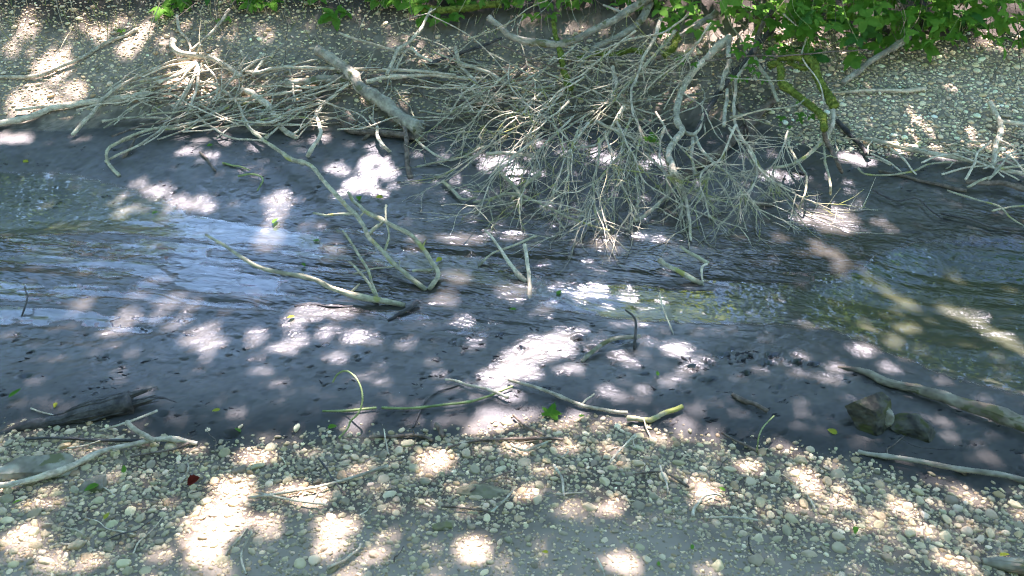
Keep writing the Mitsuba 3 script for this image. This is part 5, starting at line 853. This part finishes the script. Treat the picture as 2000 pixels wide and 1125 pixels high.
for si, (name, mat, r0, r1, pts, label, grp) in enumerate(STICKS):
    if name == 'dead_bough':
        lab, g = stick_words('twiggy bough', mat, pts, r0, FARMARKS, FAR_WORDS)
        t = thing(name, lab, 'branch', g)
        m, C, R = stick_mesh(pts, r0 * 0.82, r1 * 0.5, si, wob=0.5)
        part(t, 'stem', m, mat)
        L = np.linalg.norm(np.diff(C, axis=0), axis=1).sum()
        for k in range(int(7 + 6 * L)):
            i = rng.integers(int(len(C) * 0.12), len(C) - 1)
            tg = C[i + 1] - C[i - 1]; tg /= np.linalg.norm(tg)
            d = tg * 0.95 + rng.normal(0, 0.48, 3) + (0, -0.10, -0.05); d /= np.linalg.norm(d)
            tm = ('bark_pale', 'bark_pale', 'bark_lichen', 'bark_grey', 'bark_yellow')[min(4, int(rng.random() * 4.7))]
            part(t, 'twig', twig_cluster(rng, C[i], d, rng.uniform(0.16, 0.50), rng.uniform(0.0020, 0.0040), rng.integers(2, 5)), tm)
        continue
    g = None
    if label is None:
        near_ = grp in ('NEAR',)
        label, g = stick_words('branch' if grp == 'BUSH' else 'twig' if grp in ('NEAR', 'MUD') else 'stick', mat, pts, r0, NEARMARKS if near_ else FARMARKS + MUDMARKS, NEAR_WORDS if near_ else FAR_WORDS + MUD_WORDS)
    kw = {}
    if mat == 'bark_bare' and max(r0, r1) > 0.015: kw = dict(lump=0.15, wob=0.12, freq=9.0, sides=22)
    if mat == 'moss':
        kw = dict(lump=0.13, sides=14, wob=0.3)
    if name == 'bark_chip': kw = dict(lump=0.3)
    if name.startswith('mossy'):
        m, C, R = stick_mesh(pts, r0, r1, si, **kw)
        t = thing(name, label, CATS[name])
        part(t, 'limb', m, mat)
        part(t, 'moss', moss_fuzz(rng, C, R, 140), 'moss', smooth=False, kind='stuff')
        continue
    k, C, R = lay(name, mat, r0, r1, pts, label, g, seed=si, **kw)
    if label and label.startswith(('thick weathered grey log', 'dark hollow driftwood')):       # splintered lower end
        t_ = C[-1] - C[-4]; t_ /= np.linalg.norm(t_)
        for j in range(9):
            a = rng.normal(0, 1, 3); a -= t_ * (a @ t_); a /= np.linalg.norm(a)
            p = C[-1] + a * R[-1] * rng.uniform(0.3, 0.85) - t_ * 0.03
            c2, s2, _ = spline([p, p + t_ * rng.uniform(0.05, 0.13) + a * 0.008], 0.02)
            part(k, 'splinter', tube(c2, 0.011 * (1 - 0.85 * s2) * rng.uniform(0.6, 1.2), 5), mat, smooth=False)
    if name in ('log', 'driftwood') and max(r0, r1) > 0.02:           # long strips of split wood and bark standing proud of the log
        ax = np.gradient(C, axis=0); ax /= np.linalg.norm(ax, axis=1, keepdims=True)
        e1 = np.cross(ax, [0.2, 0.3, 0.93]); e1 /= np.linalg.norm(e1, axis=1, keepdims=True); e2 = np.cross(ax, e1)
        for j in range(9):
            i0 = rng.integers(0, max(1, len(C) - 6)); i1 = min(len(C), i0 + rng.integers(5, 14))
            g = rng.uniform(0, 6.28) + np.linspace(0, rng.normal(0, 0.3), i1 - i0)[:, None]
            cs = C[i0:i1] + (np.cos(g) * e1[i0:i1] + np.sin(g) * e2[i0:i1]) * R[i0:i1, None] * 0.97
            if len(cs) > 3: part(k, 'bark_strip', tube(cs, np.maximum(0.0012, R[i0:i1] * 0.13 * np.sin(np.pi * np.linspace(0.08, 0.92, i1 - i0))), 5), mat)
    # broken side spurs on the long branches
    if name == 'branch' and grp is None and r0 < 0.02 and len(C) > 12:
        for _ in range(3):
            i = rng.integers(3, len(C) - 3)
            d = rng.normal(0, 1, 3); d[2] = abs(d[2]); d /= np.linalg.norm(d)
            P = np.array([C[i], C[i] + d * R[i] * 2.5, C[i] + d * R[i] * rng.uniform(3, 6) + rng.normal(0, 0.004, 3)])
            c2, s2, _ = spline(P, 0.02)
            part(k, 'spur', tube(c2, R[i] * 0.42 * (1 - 0.4 * s2), 6), mat)

LITTER = []
# more loose sticks of the heap, each on its own
def loose(n, fx, fy, ang, length, rad, lift, grp, mats, curve=0.25, thin=0.0):
    for _ in range(n):
        x, y = fx(), fy; x0 = x
        y = foot(x) + fy() if grp != 'NEAR' else fy()
        a, L, r = ang(x), rng.uniform(*length), rng.uniform(*rad)
        d = np.array([math.cos(a), math.sin(a)]); nrm = np.array([-d[1], d[0]])
        u = np.linspace(-0.5, 0.5, 5)[:, None]
        b = rng.normal(0, curve)
        P = np.array([x, y]) + d * u * L + nrm * (u ** 2 * b * L + 0.04 * L * rng.normal(0, 1, (5, 1)))
        h = smooth_height(P[:, 0], P[:, 1])
        A = np.polyfit(u[:, 0], h, 1)
        z = np.maximum(np.polyval(A, u[:, 0]) + rng.uniform(*lift), h + r)
        mt, P3 = mats[rng.integers(len(mats))], np.column_stack([P, z])
        lab, g = stick_words('twig' if grp == 'NEAR' else 'stick', mt, P3, r, *((NEARMARKS, NEAR_WORDS) if grp == 'NEAR' else (FARMARKS, FAR_WORDS)))
        if r < thin:                                              # past what one could count: the finest ones become one mass
            LITTER.append(stick_mesh(P3, r, r * 0.6, int(rng.integers(1e6)))[0]); continue
        lay('twig' if grp == 'NEAR' else 'stick', mt, r, r * rng.uniform(0.45, 0.8), P3, lab, g, seed=int(rng.integers(1e6)))

HM = ['bark_grey', 'bark_grey', 'bark_grey', 'bark_pale', 'bark_brown', 'bark_lichen']
U = rng.uniform
loose(80, lambda: U(-2.5, -0.75), lambda: U(-0.08, 0.42), lambda x: rng.normal(0.25, 0.5), (0.22, 0.8), (0.0028, 0.0065), (0.005, 0.11), 'HEAPL', HM, thin=0.0044)
loose(40, lambda: U(-2.3, -1.1), lambda: U(0.0, 0.3), lambda x: rng.normal(0.9, 0.5), (0.2, 0.5), (0.0025, 0.005), (0.01, 0.12), 'HEAPL', HM, thin=0.0036)
loose(75, lambda: U(-0.7, 1.2), lambda: U(-0.05, 0.55), lambda x: rng.normal(0.0, 0.6), (0.22, 0.75), (0.0028, 0.007), (0.005, 0.12), 'HEAPR', HM, thin=0.0046)
loose(32, lambda: U(-0.3, 1.75), lambda: U(-0.35, 0.65), lambda x: rng.normal(0.1, 0.9), (0.4, 1.0), (0.0028, 0.0062), (0.04, 0.30), 'HEAPR', HM, 0.15)
loose(22, lambda: U(1.7, 3.0), lambda: U(-0.12, 0.10), lambda x: rng.normal(-0.15, 0.6), (0.15, 0.5), (0.0025, 0.005), (0.002, 0.06), 'RIGHT', HM)
loose(34, lambda: U(-1.7, 1.8), lambda: U(1.45, 2.2), lambda x: U(0, 3.14), (0.05, 0.2), (0.0012, 0.003), (0.006, 0.02), 'NEAR', ['bark_grey', 'bark_brown', 'bark_pale', 'bark_dark'], 0.4)

obj('brushwood', join(LITTER), 'bark_grey')
labels['brushwood'] = {'kind': 'stuff', 'label': 'fine grey brushwood between the larger sticks of the heap'}

# thin roots and dry stems hanging from the top of the far bank
for k in range(60):
    x = U(-3.4, 3.2); y = foot(x) + U(0.75, 1.15)
    if 0.2 < x < 1.0 and k % 2: continue
    p0 = np.array([x, y, float(smooth_height(x, y)) + U(0.08, 0.25)])
    P = grow(rng, p0, (rng.normal(0, 0.5), -0.6, -0.35), U(0.25, 0.7), 0.002, 0.6, 7, (0, -0.2, -0.5))
    mt = ('bark_brown', 'straw', 'bark_grey', 'bark_brown')[k % 4]
    lab, g = stick_words('trailing root', mt, P, 0.003, BANKMARKS, BANK_WORDS)
    lay('root', mt, U(0.0018, 0.004), 0.0012, P, lab, g, 'root', seed=k)

# ---------------------------------------------------------------- stones
def stone_variants(sub, n, seed, angular=0.0):
    r, out = np.random.default_rng(seed), []
    base = trimesh.creation.icosphere(subdivisions=sub)
    for k in range(n):
        v = np.array(base.vertices)
        for _ in range(5 + int(8 * angular)):                # worn flat faces
            d = r.normal(0, 1, 3); d /= np.linalg.norm(d); lim = r.uniform(0.62, 0.9)
            e = v @ d; v = v - np.clip(e - lim, 0, None)[:, None] * d * (0.75 + 0.25 * angular)
        v = v * (1 + 0.25 * (meshkit.fbm(v * 1.3 + k * 7.7, 2, seed) - 0.5))[:, None]
        out.append(v / np.abs(v).max())
    return out, np.array(base.faces)

V2, F2 = stone_variants(2, 12, 5, 0.15); V2 += stone_variants(2, 12, 15, 0.8)[0]
V1, F1 = stone_variants(1, 12, 6, 0.1); V1 += stone_variants(1, 12, 16, 0.7)[0]
V0, F0 = stone_variants(0, 8, 8)
TONES = np.array([1.32, 1.06, 0.76]) * np.array([(0.30, 0.30, 0.235), (0.38, 0.37, 0.30), (0.47, 0.45, 0.36), (0.24, 0.245, 0.205), (0.31, 0.27, 0.19), (0.20, 0.20, 0.165), (0.55, 0.53, 0.45), (0.34, 0.345, 0.27)])
TNAMES = ['olive grey', 'light grey', 'cream', 'slate grey', 'tan', 'dark grey', 'whitish', 'greenish grey']

def stone_at(rng, V, x, y, s, sink=0.25):
    ax = s * np.array([1.0, rng.uniform(0.55, 0.95), rng.uniform(0.32, 0.66)])
    v = V[rng.integers(len(V))] * ax
    a, b = rng.uniform(0, 6.28), rng.normal(0, 0.25)
    R = np.array([[math.cos(a), -math.sin(a), 0], [math.sin(a), math.cos(a), 0], [0, 0, 1]]) @ np.array([[1, 0, 0], [0, math.cos(b), -math.sin(b)], [0, math.sin(b), math.cos(b)]])
    return v @ R.T + (x, y, 0), ax[2] * (1 - 2 * sink)

def stone_color(rng, v, tone):
    c = TONES[tone] * rng.uniform(0.68, 1.18) * (1 + rng.normal(0, 0.03, 3))
    return np.clip(c * (0.78 + 0.44 * meshkit.fbm(v * 55 + tone, 2, 12))[:, None], 0, 1)

class Grid:
    """keeps stones from overlapping much"""
    def __init__(self, c): self.c, self.d = c, {}
    def free(self, x, y, r, k):
        i, j = int(x // self.c), int(y // self.c)
        for a in (-1, 0, 1):
            for b in (-1, 0, 1):
                for (X_, Y_, R_) in self.d.get((i + a, j + b), ()):
                    if (x - X_) ** 2 + (y - Y_) ** 2 < (k * (r + R_)) ** 2: return False
        self.d.setdefault((i, j), []).append((x, y, r)); return True

rng = np.random.default_rng(21)
ROCKS_AVOID = [(q[0], q[1], q[3]) for q in ROCKS]
near, g = [], Grid(0.07)
def nprob(x, y):
    """pebble cover of the near bank: full along the shore, bare trodden earth near the photographer in places"""
    d = float(edge(x)) - y
    q = np.array([[x, y, 0.0]])
    bare = float(sstep(0.48, 0.62, meshkit.fbm(q * 2.2, 3, 77)[0])) * float(sstep(0.25, 0.5, d))
    centre = float(sstep(0.40, 0.60, d)) * float(sstep(-0.15, 0.25, x)) * float(sstep(1.6, 1.1, x))
    return float(sstep(-0.07, 0.16, d)) * (1 - 0.75 * bare) * (1 - 0.85 * centre) * (1 - 0.2 * float(sstep(0.5, 0.75, d)))
tries = 0
def scatter(n, size, store, k):
    for _ in range(n):
        x, y = rng.uniform(-1.95, 2.1), rng.uniform(1.30, 2.32)
        if abs(x) > 0.72 * (y * 0.84 + 1.05) + 0.05 or rng.random() > nprob(x, y): continue
        s = size()
        if g.free(x, y, s, k): store.append((x, y, s))
scatter(900, lambda: rng.uniform(0.016, 0.026), near, 0.95)
scatter(8500, lambda: rng.uniform(0.010, 0.016), near, 0.85)
scatter(26000, lambda: rng.uniform(0.0055, 0.010), near, 0.7)
near.sort(key=lambda q: -q[2] / (q[1] + 1.2))
hs = height(np.array([q[0] for q in near]), np.array([q[1] for q in near]))
mass, massc, massf, at = [], [], [], 0
for k, (x, y, s) in enumerate(near):
    tone = rng.choice(8, p=[.2, .18, .12, .13, .1, .09, .05, .13])
    big = k < 290
    tiny = s < 0.0095 and not big
    v, up = stone_at(rng, V2 if big else V0 if tiny else V1, x, y, s)
    v[:, 2] += hs[k] + up * (rng.uniform(-0.2, 0.9) if edge(x) - y < 0.3 else rng.uniform(-0.4, 0.75))
    c = stone_color(rng, v, tone)
    if big:
        obj('pebble', (v, F2), 'stone_surface', color=c)
        tag('pebble' if k == 0 else 'pebble_%03d' % k, '%s %s pebble %s' % ('large' if s > 0.0205 else 'rounded', TNAMES[tone], nearest((x, y), NEARMARKS, NEAR_WORDS)), 'pebble', '%s %s pebbles %s' % ('large' if s > 0.0205 else 'rounded', TNAMES[tone], nearest((x, y), NEARMARKS, NEAR_WORDS)))
    else:
        mass.append(v); massc.append(c); massf.append((F0 if tiny else F1) + at); at += len(v)
def grit(n, fx, fy, size, ok):
    global at
    xy = np.array([(fx(), fy()) for _ in range(n)])
    xy = xy[[ok(x, y) for x, y in xy]]
    h = height(xy[:, 0], xy[:, 1])
    for (x, y), hh in zip(xy, h):
        s = size()
        v, up = stone_at(rng, V0, x, y, s)
        v[:, 2] += hh + up * 0.6
        mass.append(v); massc.append(np.broadcast_to(TONES[rng.integers(8)] * rng.uniform(0.6, 1.05), (len(v), 3))); massf.append(F0 + at); at += len(v)
grit(25000, lambda: rng.uniform(-2.0, 2.1), lambda: rng.uniform(1.3, 2.32), lambda: rng.uniform(0.0022, 0.0055), lambda x, y: abs(x) < 0.72 * (y * 0.84 + 1.05) and rng.random() < float(sstep(-0.1, 0.2, edge(x) - y)))
obj('gravel', (np.vstack(mass), np.vstack(massf)), 'stone_surface', color=np.vstack(massc))
labels['gravel'] = {'kind': 'stuff', 'label': 'mixed olive grey and cream gravel of the near bank'}

mass, massc, massf, at = [], [], [], 0
g = Grid(0.07)
def fprob(x, d):
    if x > 1.55: return float(sstep(-0.06, 0.05, d)) * float(sstep(1.0, 0.55, d)) * float(sstep(1.5, 1.9, x))
    if x < -0.6: return (float(sstep(0.10, 0.3, d)) * float(sstep(1.25, 0.9, d)) * (0.45 + 0.55 * float(sstep(-1.0, -2.0, x)))) * 0.9
    return 0.55 * float(sstep(0.1, 0.3, d)) * float(sstep(0.9, 0.6, d))
far = []
for (n, lo, hi, k) in ((1300, 0.016, 0.028, 0.85), (11000, 0.010, 0.016, 0.8), (26000, 0.006, 0.010, 0.70)):
    for kk in range(2 * n):
        x = rng.uniform(-3.8, 3.7) if kk < n else rng.uniform(1.5, 3.6); d = rng.uniform(-0.1, 1.25)
        if rng.random() > fprob(x, d): continue
        s = rng.uniform(lo, hi); y = float(foot(x)) + d
        if g.free(x, y, s, k): far.append((x, y, s))
hs = height(np.array([q[0] for q in far]), np.array([q[1] for q in far]))
for k, (x, y, s) in enumerate(far):
    tone = rng.choice(8, p=[.17, .24, .16, .1, .08, .06, .09, .10])
    tiny = s < 0.0115
    v, up = stone_at(rng, V0 if tiny else V1, x, y, s, 0.2)
    v[:, 2] += hs[k] + up * rng.uniform(-0.6, 0.45)
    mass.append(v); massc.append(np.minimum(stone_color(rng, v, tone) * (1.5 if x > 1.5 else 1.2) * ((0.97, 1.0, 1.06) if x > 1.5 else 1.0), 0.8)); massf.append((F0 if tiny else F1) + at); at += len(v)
grit(16000, lambda: rng.uniform(-3.8, 3.7), lambda: rng.uniform(4.3, 6.1), lambda: rng.uniform(0.003, 0.007), lambda x, y: rng.random() < fprob(x, y - float(foot(x))))
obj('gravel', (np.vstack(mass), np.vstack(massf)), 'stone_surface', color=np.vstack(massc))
labels['gravel_001'] = {'kind': 'stuff', 'label': 'pale grey gravel scattered over the far bank'}

def rock(name, label, cat, x, y, s, dims, seed, mat, sink, rot=0.0, sub=4, angular=1.0, rough=0.16):
    r = np.random.default_rng(seed)
    base = trimesh.creation.icosphere(subdivisions=sub); v, Ff = np.array(base.vertices), np.array(base.faces)
    n = 8 if angular else 3
    for j in range(n):                                            # broken faces
        d = r.normal(0, 1, 3); d /= np.linalg.norm(d)
        if j == 0: d = np.array([0.1, -0.35, 0.93])
        if j == 1: d = np.array([-0.25, -0.95, 0.15])
        if j == 2: d = np.array([0.9, -0.3, 0.2])
        d = d / np.linalg.norm(d); e = v @ d; lim = r.uniform(0.48, 0.66) if angular else 0.85
        v = v - np.clip(e - lim, 0, None)[:, None] * d
    v = v * (1.38 if name == 'rock' else 1.12) if angular else v
    v = v * np.array(dims) * s
    v = v + (v / np.linalg.norm(v, axis=1, keepdims=True)) * (s * rough * (meshkit.fbm(v / s * 3.1 + seed, 4, seed) - 0.5))[:, None]
    v = v @ np.array([[math.cos(rot), math.sin(rot), 0], [-math.sin(rot), math.cos(rot), 0], [0, 0, 1]])
    v = v + (x, y, float(smooth_height(x, y)) - v[:, 2].min() - sink * s)
    k = obj(name, (v, Ff), mat, smooth=28 if angular else True)
    tag(k, label, cat)

R_ = ROCKS
rock('rock', 'dark angular rock sitting in the mud below the right hand log', 'rock', R_[0][0], R_[0][1], R_[0][3] * 0.92, (1.0, 0.9, 0.85), 71, 'rock_dark', 0.35, -0.3)
rock('stone', 'small smooth pale stone leaning on the right side of the dark angular rock', 'stone', R_[1][0], R_[1][1] + 0.01, R_[1][3] * 1.6, (0.6, 1.0, 1.1), 72, 'bark_bare', 0.1, 0.5, 3, 0.0, 0.05)
rock('rock', 'low flat dark mossy rock to the right of the angular one', 'rock', R_[2][0], R_[2][1], R_[2][3] * 0.9, (1.0, 0.7, 0.38), 73, 'rock_dark', 0.12, -0.35)
rock('slab', 'flat pale brown slab of stone among the left pebbles', 'stone', R_[3][0], R_[3][1], R_[3][3] * 1.05, (1.15, 0.42, 0.2), 74, 'bark_bare', 0.06, 0.22)
rock('slab', 'flat olive stone bedded among the central pebbles', 'stone', R_[4][0], R_[4][1], R_[4][3] * 0.9, (1.0, 0.42, 0.2), 75, 'stone_olive', 0.18, -0.1)
rock('stone', 'reddish brown stone by the slender pole at the right', 'stone', R_[6][0], R_[6][1], R_[6][3], (1.0, 0.7, 0.7), 77, 'bark_brown', 0.2, 0.2, 3)
rock('slab', 'small flat olive stone below the central pebbles', 'stone', R_[7][0], R_[7][1], R_[7][3], (1.0, 0.6, 0.25), 78, 'stone_olive', 0.1, 0.4)
rock('stone', 'large pale angular stone among the left pebbles', 'stone', R_[8][0], R_[8][1], R_[8][3], (1.0, 0.7, 0.5), 79, 'bark_bare', 0.3, 0.6)

# ---------------------------------------------------------------- leaves and plants
def leaflet(L, W, droop=0.25, fold=0.25, teeth=True):
    t = np.array([0, .10, .2, .32, .45, .58, .7, .81, .91, 1.0])
    w = W * np.sin(np.pi * t ** 0.72) ** 0.85
    if teeth: w = w * np.where(np.arange(len(t)) % 2, 1.0, 0.84)
    w[0] = w[-1] = 0
    mid = np.stack([t * L, t * 0, -droop * L * t ** 2], 1)
    l, r = mid + np.stack([t * 0 - 0.02 * L, w, fold * w], 1), mid + np.stack([t * 0 - 0.02 * L, -w, fold * w], 1)
    n = len(t); V = np.vstack([mid, l, r]); F = []
    for i in range(n - 1):
        F += [(i, i + 1, n + i + 1), (i, n + i + 1, n + i), (i, 2 * n + i + 1, i + 1), (i, 2 * n + i, 2 * n + i + 1)]
    return V, np.array(F)

def orient(m, pos, heading, up, rng=None):
    h = np.asarray(heading, float); h /= np.linalg.norm(h)
    u = np.asarray(up, float) - h * (np.asarray(up) @ h); u /= np.linalg.norm(u)
    return m[0] @ np.stack([h, np.cross(u, h), u]) + pos, m[1]

def compound_leaf(rng, pos, heading, up, L, n=3):
    """a bramble leaf: three or five toothed leaflets on one stalk"""
    ms, z = [], np.array([0, 0, 0])
    stalk = np.array([[-0.55 * L, 0, -0.10 * L], [-0.25 * L, 0, 0.0], [0, 0, 0]])
    c, s, _ = spline(stalk, 0.03)
    ms.append(tube(c, np.full(len(c), 0.0011), 4))
    for a, l in ([(0, 1.0), (1.25, 0.8), (-1.25, 0.8)] + ([(2.2, 0.6), (-2.2, 0.6)] if n == 5 else [])):
        v, f = leaflet(L * l * rng.uniform(0.9, 1.1), L * l * rng.uniform(0.28, 0.36), rng.uniform(0.1, 0.4), rng.uniform(0.1, 0.35))
        ca, sa = math.cos(a), math.sin(a)
        ms.append((v @ np.array([[ca, sa, 0], [-sa, ca, 0], [0, 0, 1]]) + (0.1 * L * ca, 0.1 * L * sa, 0), f))
    return orient(join(ms), pos, heading, up)

rng = np.random.default_rng(52)
LM = ['leaf_green', 'leaf_light', 'leaf_light', 'leaf_deep', 'leaf_green', 'leaf_light']
WHERE = ['left end of the thicket above the dead bush', 'left of the thicket beside the dark upright stem', 'above the moss covered arch', 'directly over the right side of the mossy arch', 'hanging low right of the mossy arch',
         'in the middle of the thicket', 'around the slanting tan branch', 'over the slanting tan branch', 'at the top edge of the thicket', 'above the right gravel bank', 'toward the right end of the thicket', 'at the right end of the thicket', 'in the upper right corner',
         'at the top edge above the weathered log', 'at the top edge over the mossy root', 'at the top edge right of the mossy root', 'at the top edge behind the upright mossy stub', 'at the top edge behind the tan boughs', 'at the top edge left of the thicket', 'at the top edge above the left stick heap']
for bi, (x, y, z) in enumerate(BRAMBLES):
    t = thing('bramble', 'green bramble plant ' + WHERE[bi], 'bramble')
    root = np.array([x + rng.normal(0, 0.1), y + 0.45, float(smooth_height(x, y + 0.45))])
    c0 = np.array([x, y, z + 0.02])
    for k in range(4):
        e = c0 + rng.uniform(-1, 1, 3) * (0.38, 0.18, 0.15)
        c, s, _ = spline([root, (root + e) / 2 + (0, 0, 0.3), e, e + (rng.normal(0, .08), -.1, -.12)], 0.06)
        part(t, 'cane', tube(c, 0.0035 * (1 - 0.6 * s), 6), ('stem_green', 'bark_brown')[k % 2])
    low = bi < 13
    for k in range((34 if bi < 6 else 42) if low else 24):
        q = rng.uniform(-1, 1, 3)
        p = c0 + q * (0.40, 0.26, 0.24 if low else 0.10) + (0, 0.12, 0.05)
        p[2] = max(p[2], float(smooth_height(p[0], p[1])) + 0.03)
        up = np.array([rng.normal(0, 0.5), -0.45 + rng.normal(0, 0.45), 1.0])
        hd = np.array([rng.normal(0, 1.0), -0.4 + rng.normal(0, 0.7), -0.15 + rng.normal(0, 0.25)])
        part(t, 'leaf', compound_leaf(rng, p, hd, up, rng.uniform(0.062, 0.108), 3 if rng.random() < 0.6 else 5), LM[rng.integers(6)])

for wi, (x, y, z, r) in enumerate(WEEDS):
    t = thing('weed', 'small green plant rooted ' + nearest((x, y), BANKMARKS, BANK_WORDS), 'plant', 'small green plants ' + nearest((x, y), BANKMARKS, BANK_WORDS))
    r *= 1.35
    b = np.array([x, y + 0.03, float(smooth_height(x, y + 0.03))])
    for k in range(2 + rng.integers(3)):
        e = b + (rng.normal(0, r * 0.5), -0.03, r * rng.uniform(0.05, 0.30) + 0.015)
        c, s, _ = spline([b, (b + e) / 2 + rng.normal(0, 0.01, 3), e], 0.03)
        part(t, 'stem', tube(c, 0.002 * (1 - 0.5 * s), 5), 'stem_green')
        part(t, 'leaf', compound_leaf(rng, e, (rng.normal(0, 0.9), -0.7, -0.1), (rng.normal(0, .3), -0.5, 1), r * rng.uniform(0.45, 0.75), 3), ('leaf_light', 'leaf_light', 'leaf_green')[rng.integers(3)])
for wi, (x, y, z, r) in enumerate(BUSHLEAVES):
    t = thing('sprig', 'green leafy sprig among bare branches ' + nearest((x, y), FARMARKS, FAR_WORDS), 'plant', 'green sprigs ' + nearest((x, y), FARMARKS, FAR_WORDS))
    p = np.array([x, y, z])
    c, s, _ = spline([p + (0.03, 0.10, 0.05), p + (0.0, 0.03, 0.03), p], 0.03)
    part(t, 'stem', tube(c, np.full(len(c), 0.0014), 5), 'stem_green')
    for k in range(3):
        part(t, 'leaf', compound_leaf(rng, p + rng.normal(0, r * 0.5, 3), (rng.normal(0, 0.8), -0.6, -0.2), (rng.normal(0, .3), -0.5, 1), r * rng.uniform(0.5, 0.8), 3), ('leaf_green', 'leaf_light')[k % 2])

# tufts of thin grass and dry stems along the top of the bank
ms = []
for k in range(420):
    x = rng.uniform(-3.9, 3.9) if k % 3 else rng.uniform(-3.9, 0.2); y = float(foot(x)) + rng.uniform(0.7, 1.35)
    b = np.array([x, y, float(smooth_height(x, y)) - 0.01]); L = rng.uniform(0.08, 0.24)
    d = np.array([rng.normal(0, 0.35), -0.25 + rng.normal(0, 0.25), 1.0]); d /= np.linalg.norm(d)
    s = np.array([0.0022, 0.0006, 0])
    a, m, e = b, b + d * L * 0.55, b + d * L * 0.9 + (rng.normal(0, 0.03), -0.05, -0.02)
    ms.append((np.array([a - s, a + s, m - s * 0.8, m + s * 0.8, e]), np.array([(0, 1, 3), (0, 3, 2), (2, 3, 4)])))
half = len(ms) // 2
obj('grass', join(ms[:half]), 'stem_green', smooth=False); labels['grass'] = {'kind': 'stuff', 'label': 'sparse green grass blades along the top of the bank'}
obj('grass', join(ms[half:]), 'straw', smooth=False); labels['grass_001'] = {'kind': 'stuff', 'label': 'dry straw coloured grass stems along the top of the bank'}

# fallen leaves on mud and gravel
for k, (x, y, z, r) in enumerate(LEAVES):
    m = leaflet(r * 2.0, r * 0.55, rng.uniform(-0.2, 0.2), rng.uniform(0.2, 0.5), False)
    a = rng.uniform(0, 6.28); z = float(smooth_height(x, y)) + (0.022 if y < edge(x) else 0.010)
    v, f = orient(m, (x, y, z), (math.cos(a), math.sin(a), 0.05), (rng.normal(0, .3), rng.normal(0, .3), 1))
    yellow = k % 3 == 1
    key = obj('fallen_leaf', (v, f), 'leaf_yellow' if yellow else 'leaf_light', smooth=False)
    tag(key, 'small %s leaf fallen on the %s' % ('yellow' if yellow else 'green', ('pebbles ' + nearest((x, y), NEARMARKS, NEAR_WORDS)) if y < edge(x) else ('mud, ' + nearest((x, y), MUDMARKS + FARMARKS, MUD_WORDS + FAR_WORDS))), 'leaf')
    labels[key]['group'] = labels[key]['label'].replace('leaf', 'leaves')
for k, (x, y, z, r) in enumerate(LONE):                        # single stones out on the mud
    tone = (6, 2, 6, 2, 4, 1)[k % 6]
    v, up = stone_at(rng, V2[:12], x, y, r); v[:, 2] += float(smooth_height(x, y)) + up * 0.6
    key = obj('pebble', (v, F2), 'stone_surface', color=stone_color(rng, v, tone), key='pebble_%03d' % (300 + k))
    tag(key, 'lone %s pebble lying on the wet mud %s' % (TNAMES[tone], nearest((x, y), NEARMARKS + MUDMARKS, NEAR_WORDS + MUD_WORDS)), 'pebble')
x, y, z, r = RED[0]
m = leaflet(r * 2.2, r * 0.9, -0.5, 0.9, True)
v, f = orient(m, (x, y, float(smooth_height(x, y)) + 0.03), (1, 0.2, 0.1), (0, -0.4, 1))
tag(obj('fallen_leaf', (v, f), 'leaf_red', smooth=False), 'crumpled dark red leaf lying on the pebbles', 'leaf')
x, y, z, r = MAPLE[0]
ang = np.linspace(-2.5, 2.5, 5); out = []
for k, a in enumerate(ang):
    L = r * (1.0, 1.25, 1.5, 1.25, 1.0)[k]
    for dl, rr in ((-0.36, 0.52), (-0.16, 0.80), (-0.06, 0.78), (0, 1.0), (0.06, 0.78), (0.16, 0.80)):
        out.append((math.cos(a * 0.8 + dl) * L * rr, math.sin(a * 0.8 + dl) * L * rr, 0.10 * L * rr * math.cos(3 * a + dl * 4)))
out = [(-0.25 * r, 0, 0)] + out
V = np.vstack([[(0, 0, 0)], out]); n = len(out)
F = np.array([(0, 1 + i, 1 + (i + 1) % n) for i in range(n)])
v, f = orient((V, F), (x, y, float(smooth_height(x, y)) + 0.018), (0.3, 0.9, 0.1), (0.1, -0.2, 1))
tag(obj('maple_leaf', (v, f), 'leaf_green', smooth=False), 'green lobed maple leaf lying on the mud near the pebble edge', 'leaf')

# dark debris flakes on the mud; their colour also stands in for shaded pits
rng = np.random.default_rng(90)
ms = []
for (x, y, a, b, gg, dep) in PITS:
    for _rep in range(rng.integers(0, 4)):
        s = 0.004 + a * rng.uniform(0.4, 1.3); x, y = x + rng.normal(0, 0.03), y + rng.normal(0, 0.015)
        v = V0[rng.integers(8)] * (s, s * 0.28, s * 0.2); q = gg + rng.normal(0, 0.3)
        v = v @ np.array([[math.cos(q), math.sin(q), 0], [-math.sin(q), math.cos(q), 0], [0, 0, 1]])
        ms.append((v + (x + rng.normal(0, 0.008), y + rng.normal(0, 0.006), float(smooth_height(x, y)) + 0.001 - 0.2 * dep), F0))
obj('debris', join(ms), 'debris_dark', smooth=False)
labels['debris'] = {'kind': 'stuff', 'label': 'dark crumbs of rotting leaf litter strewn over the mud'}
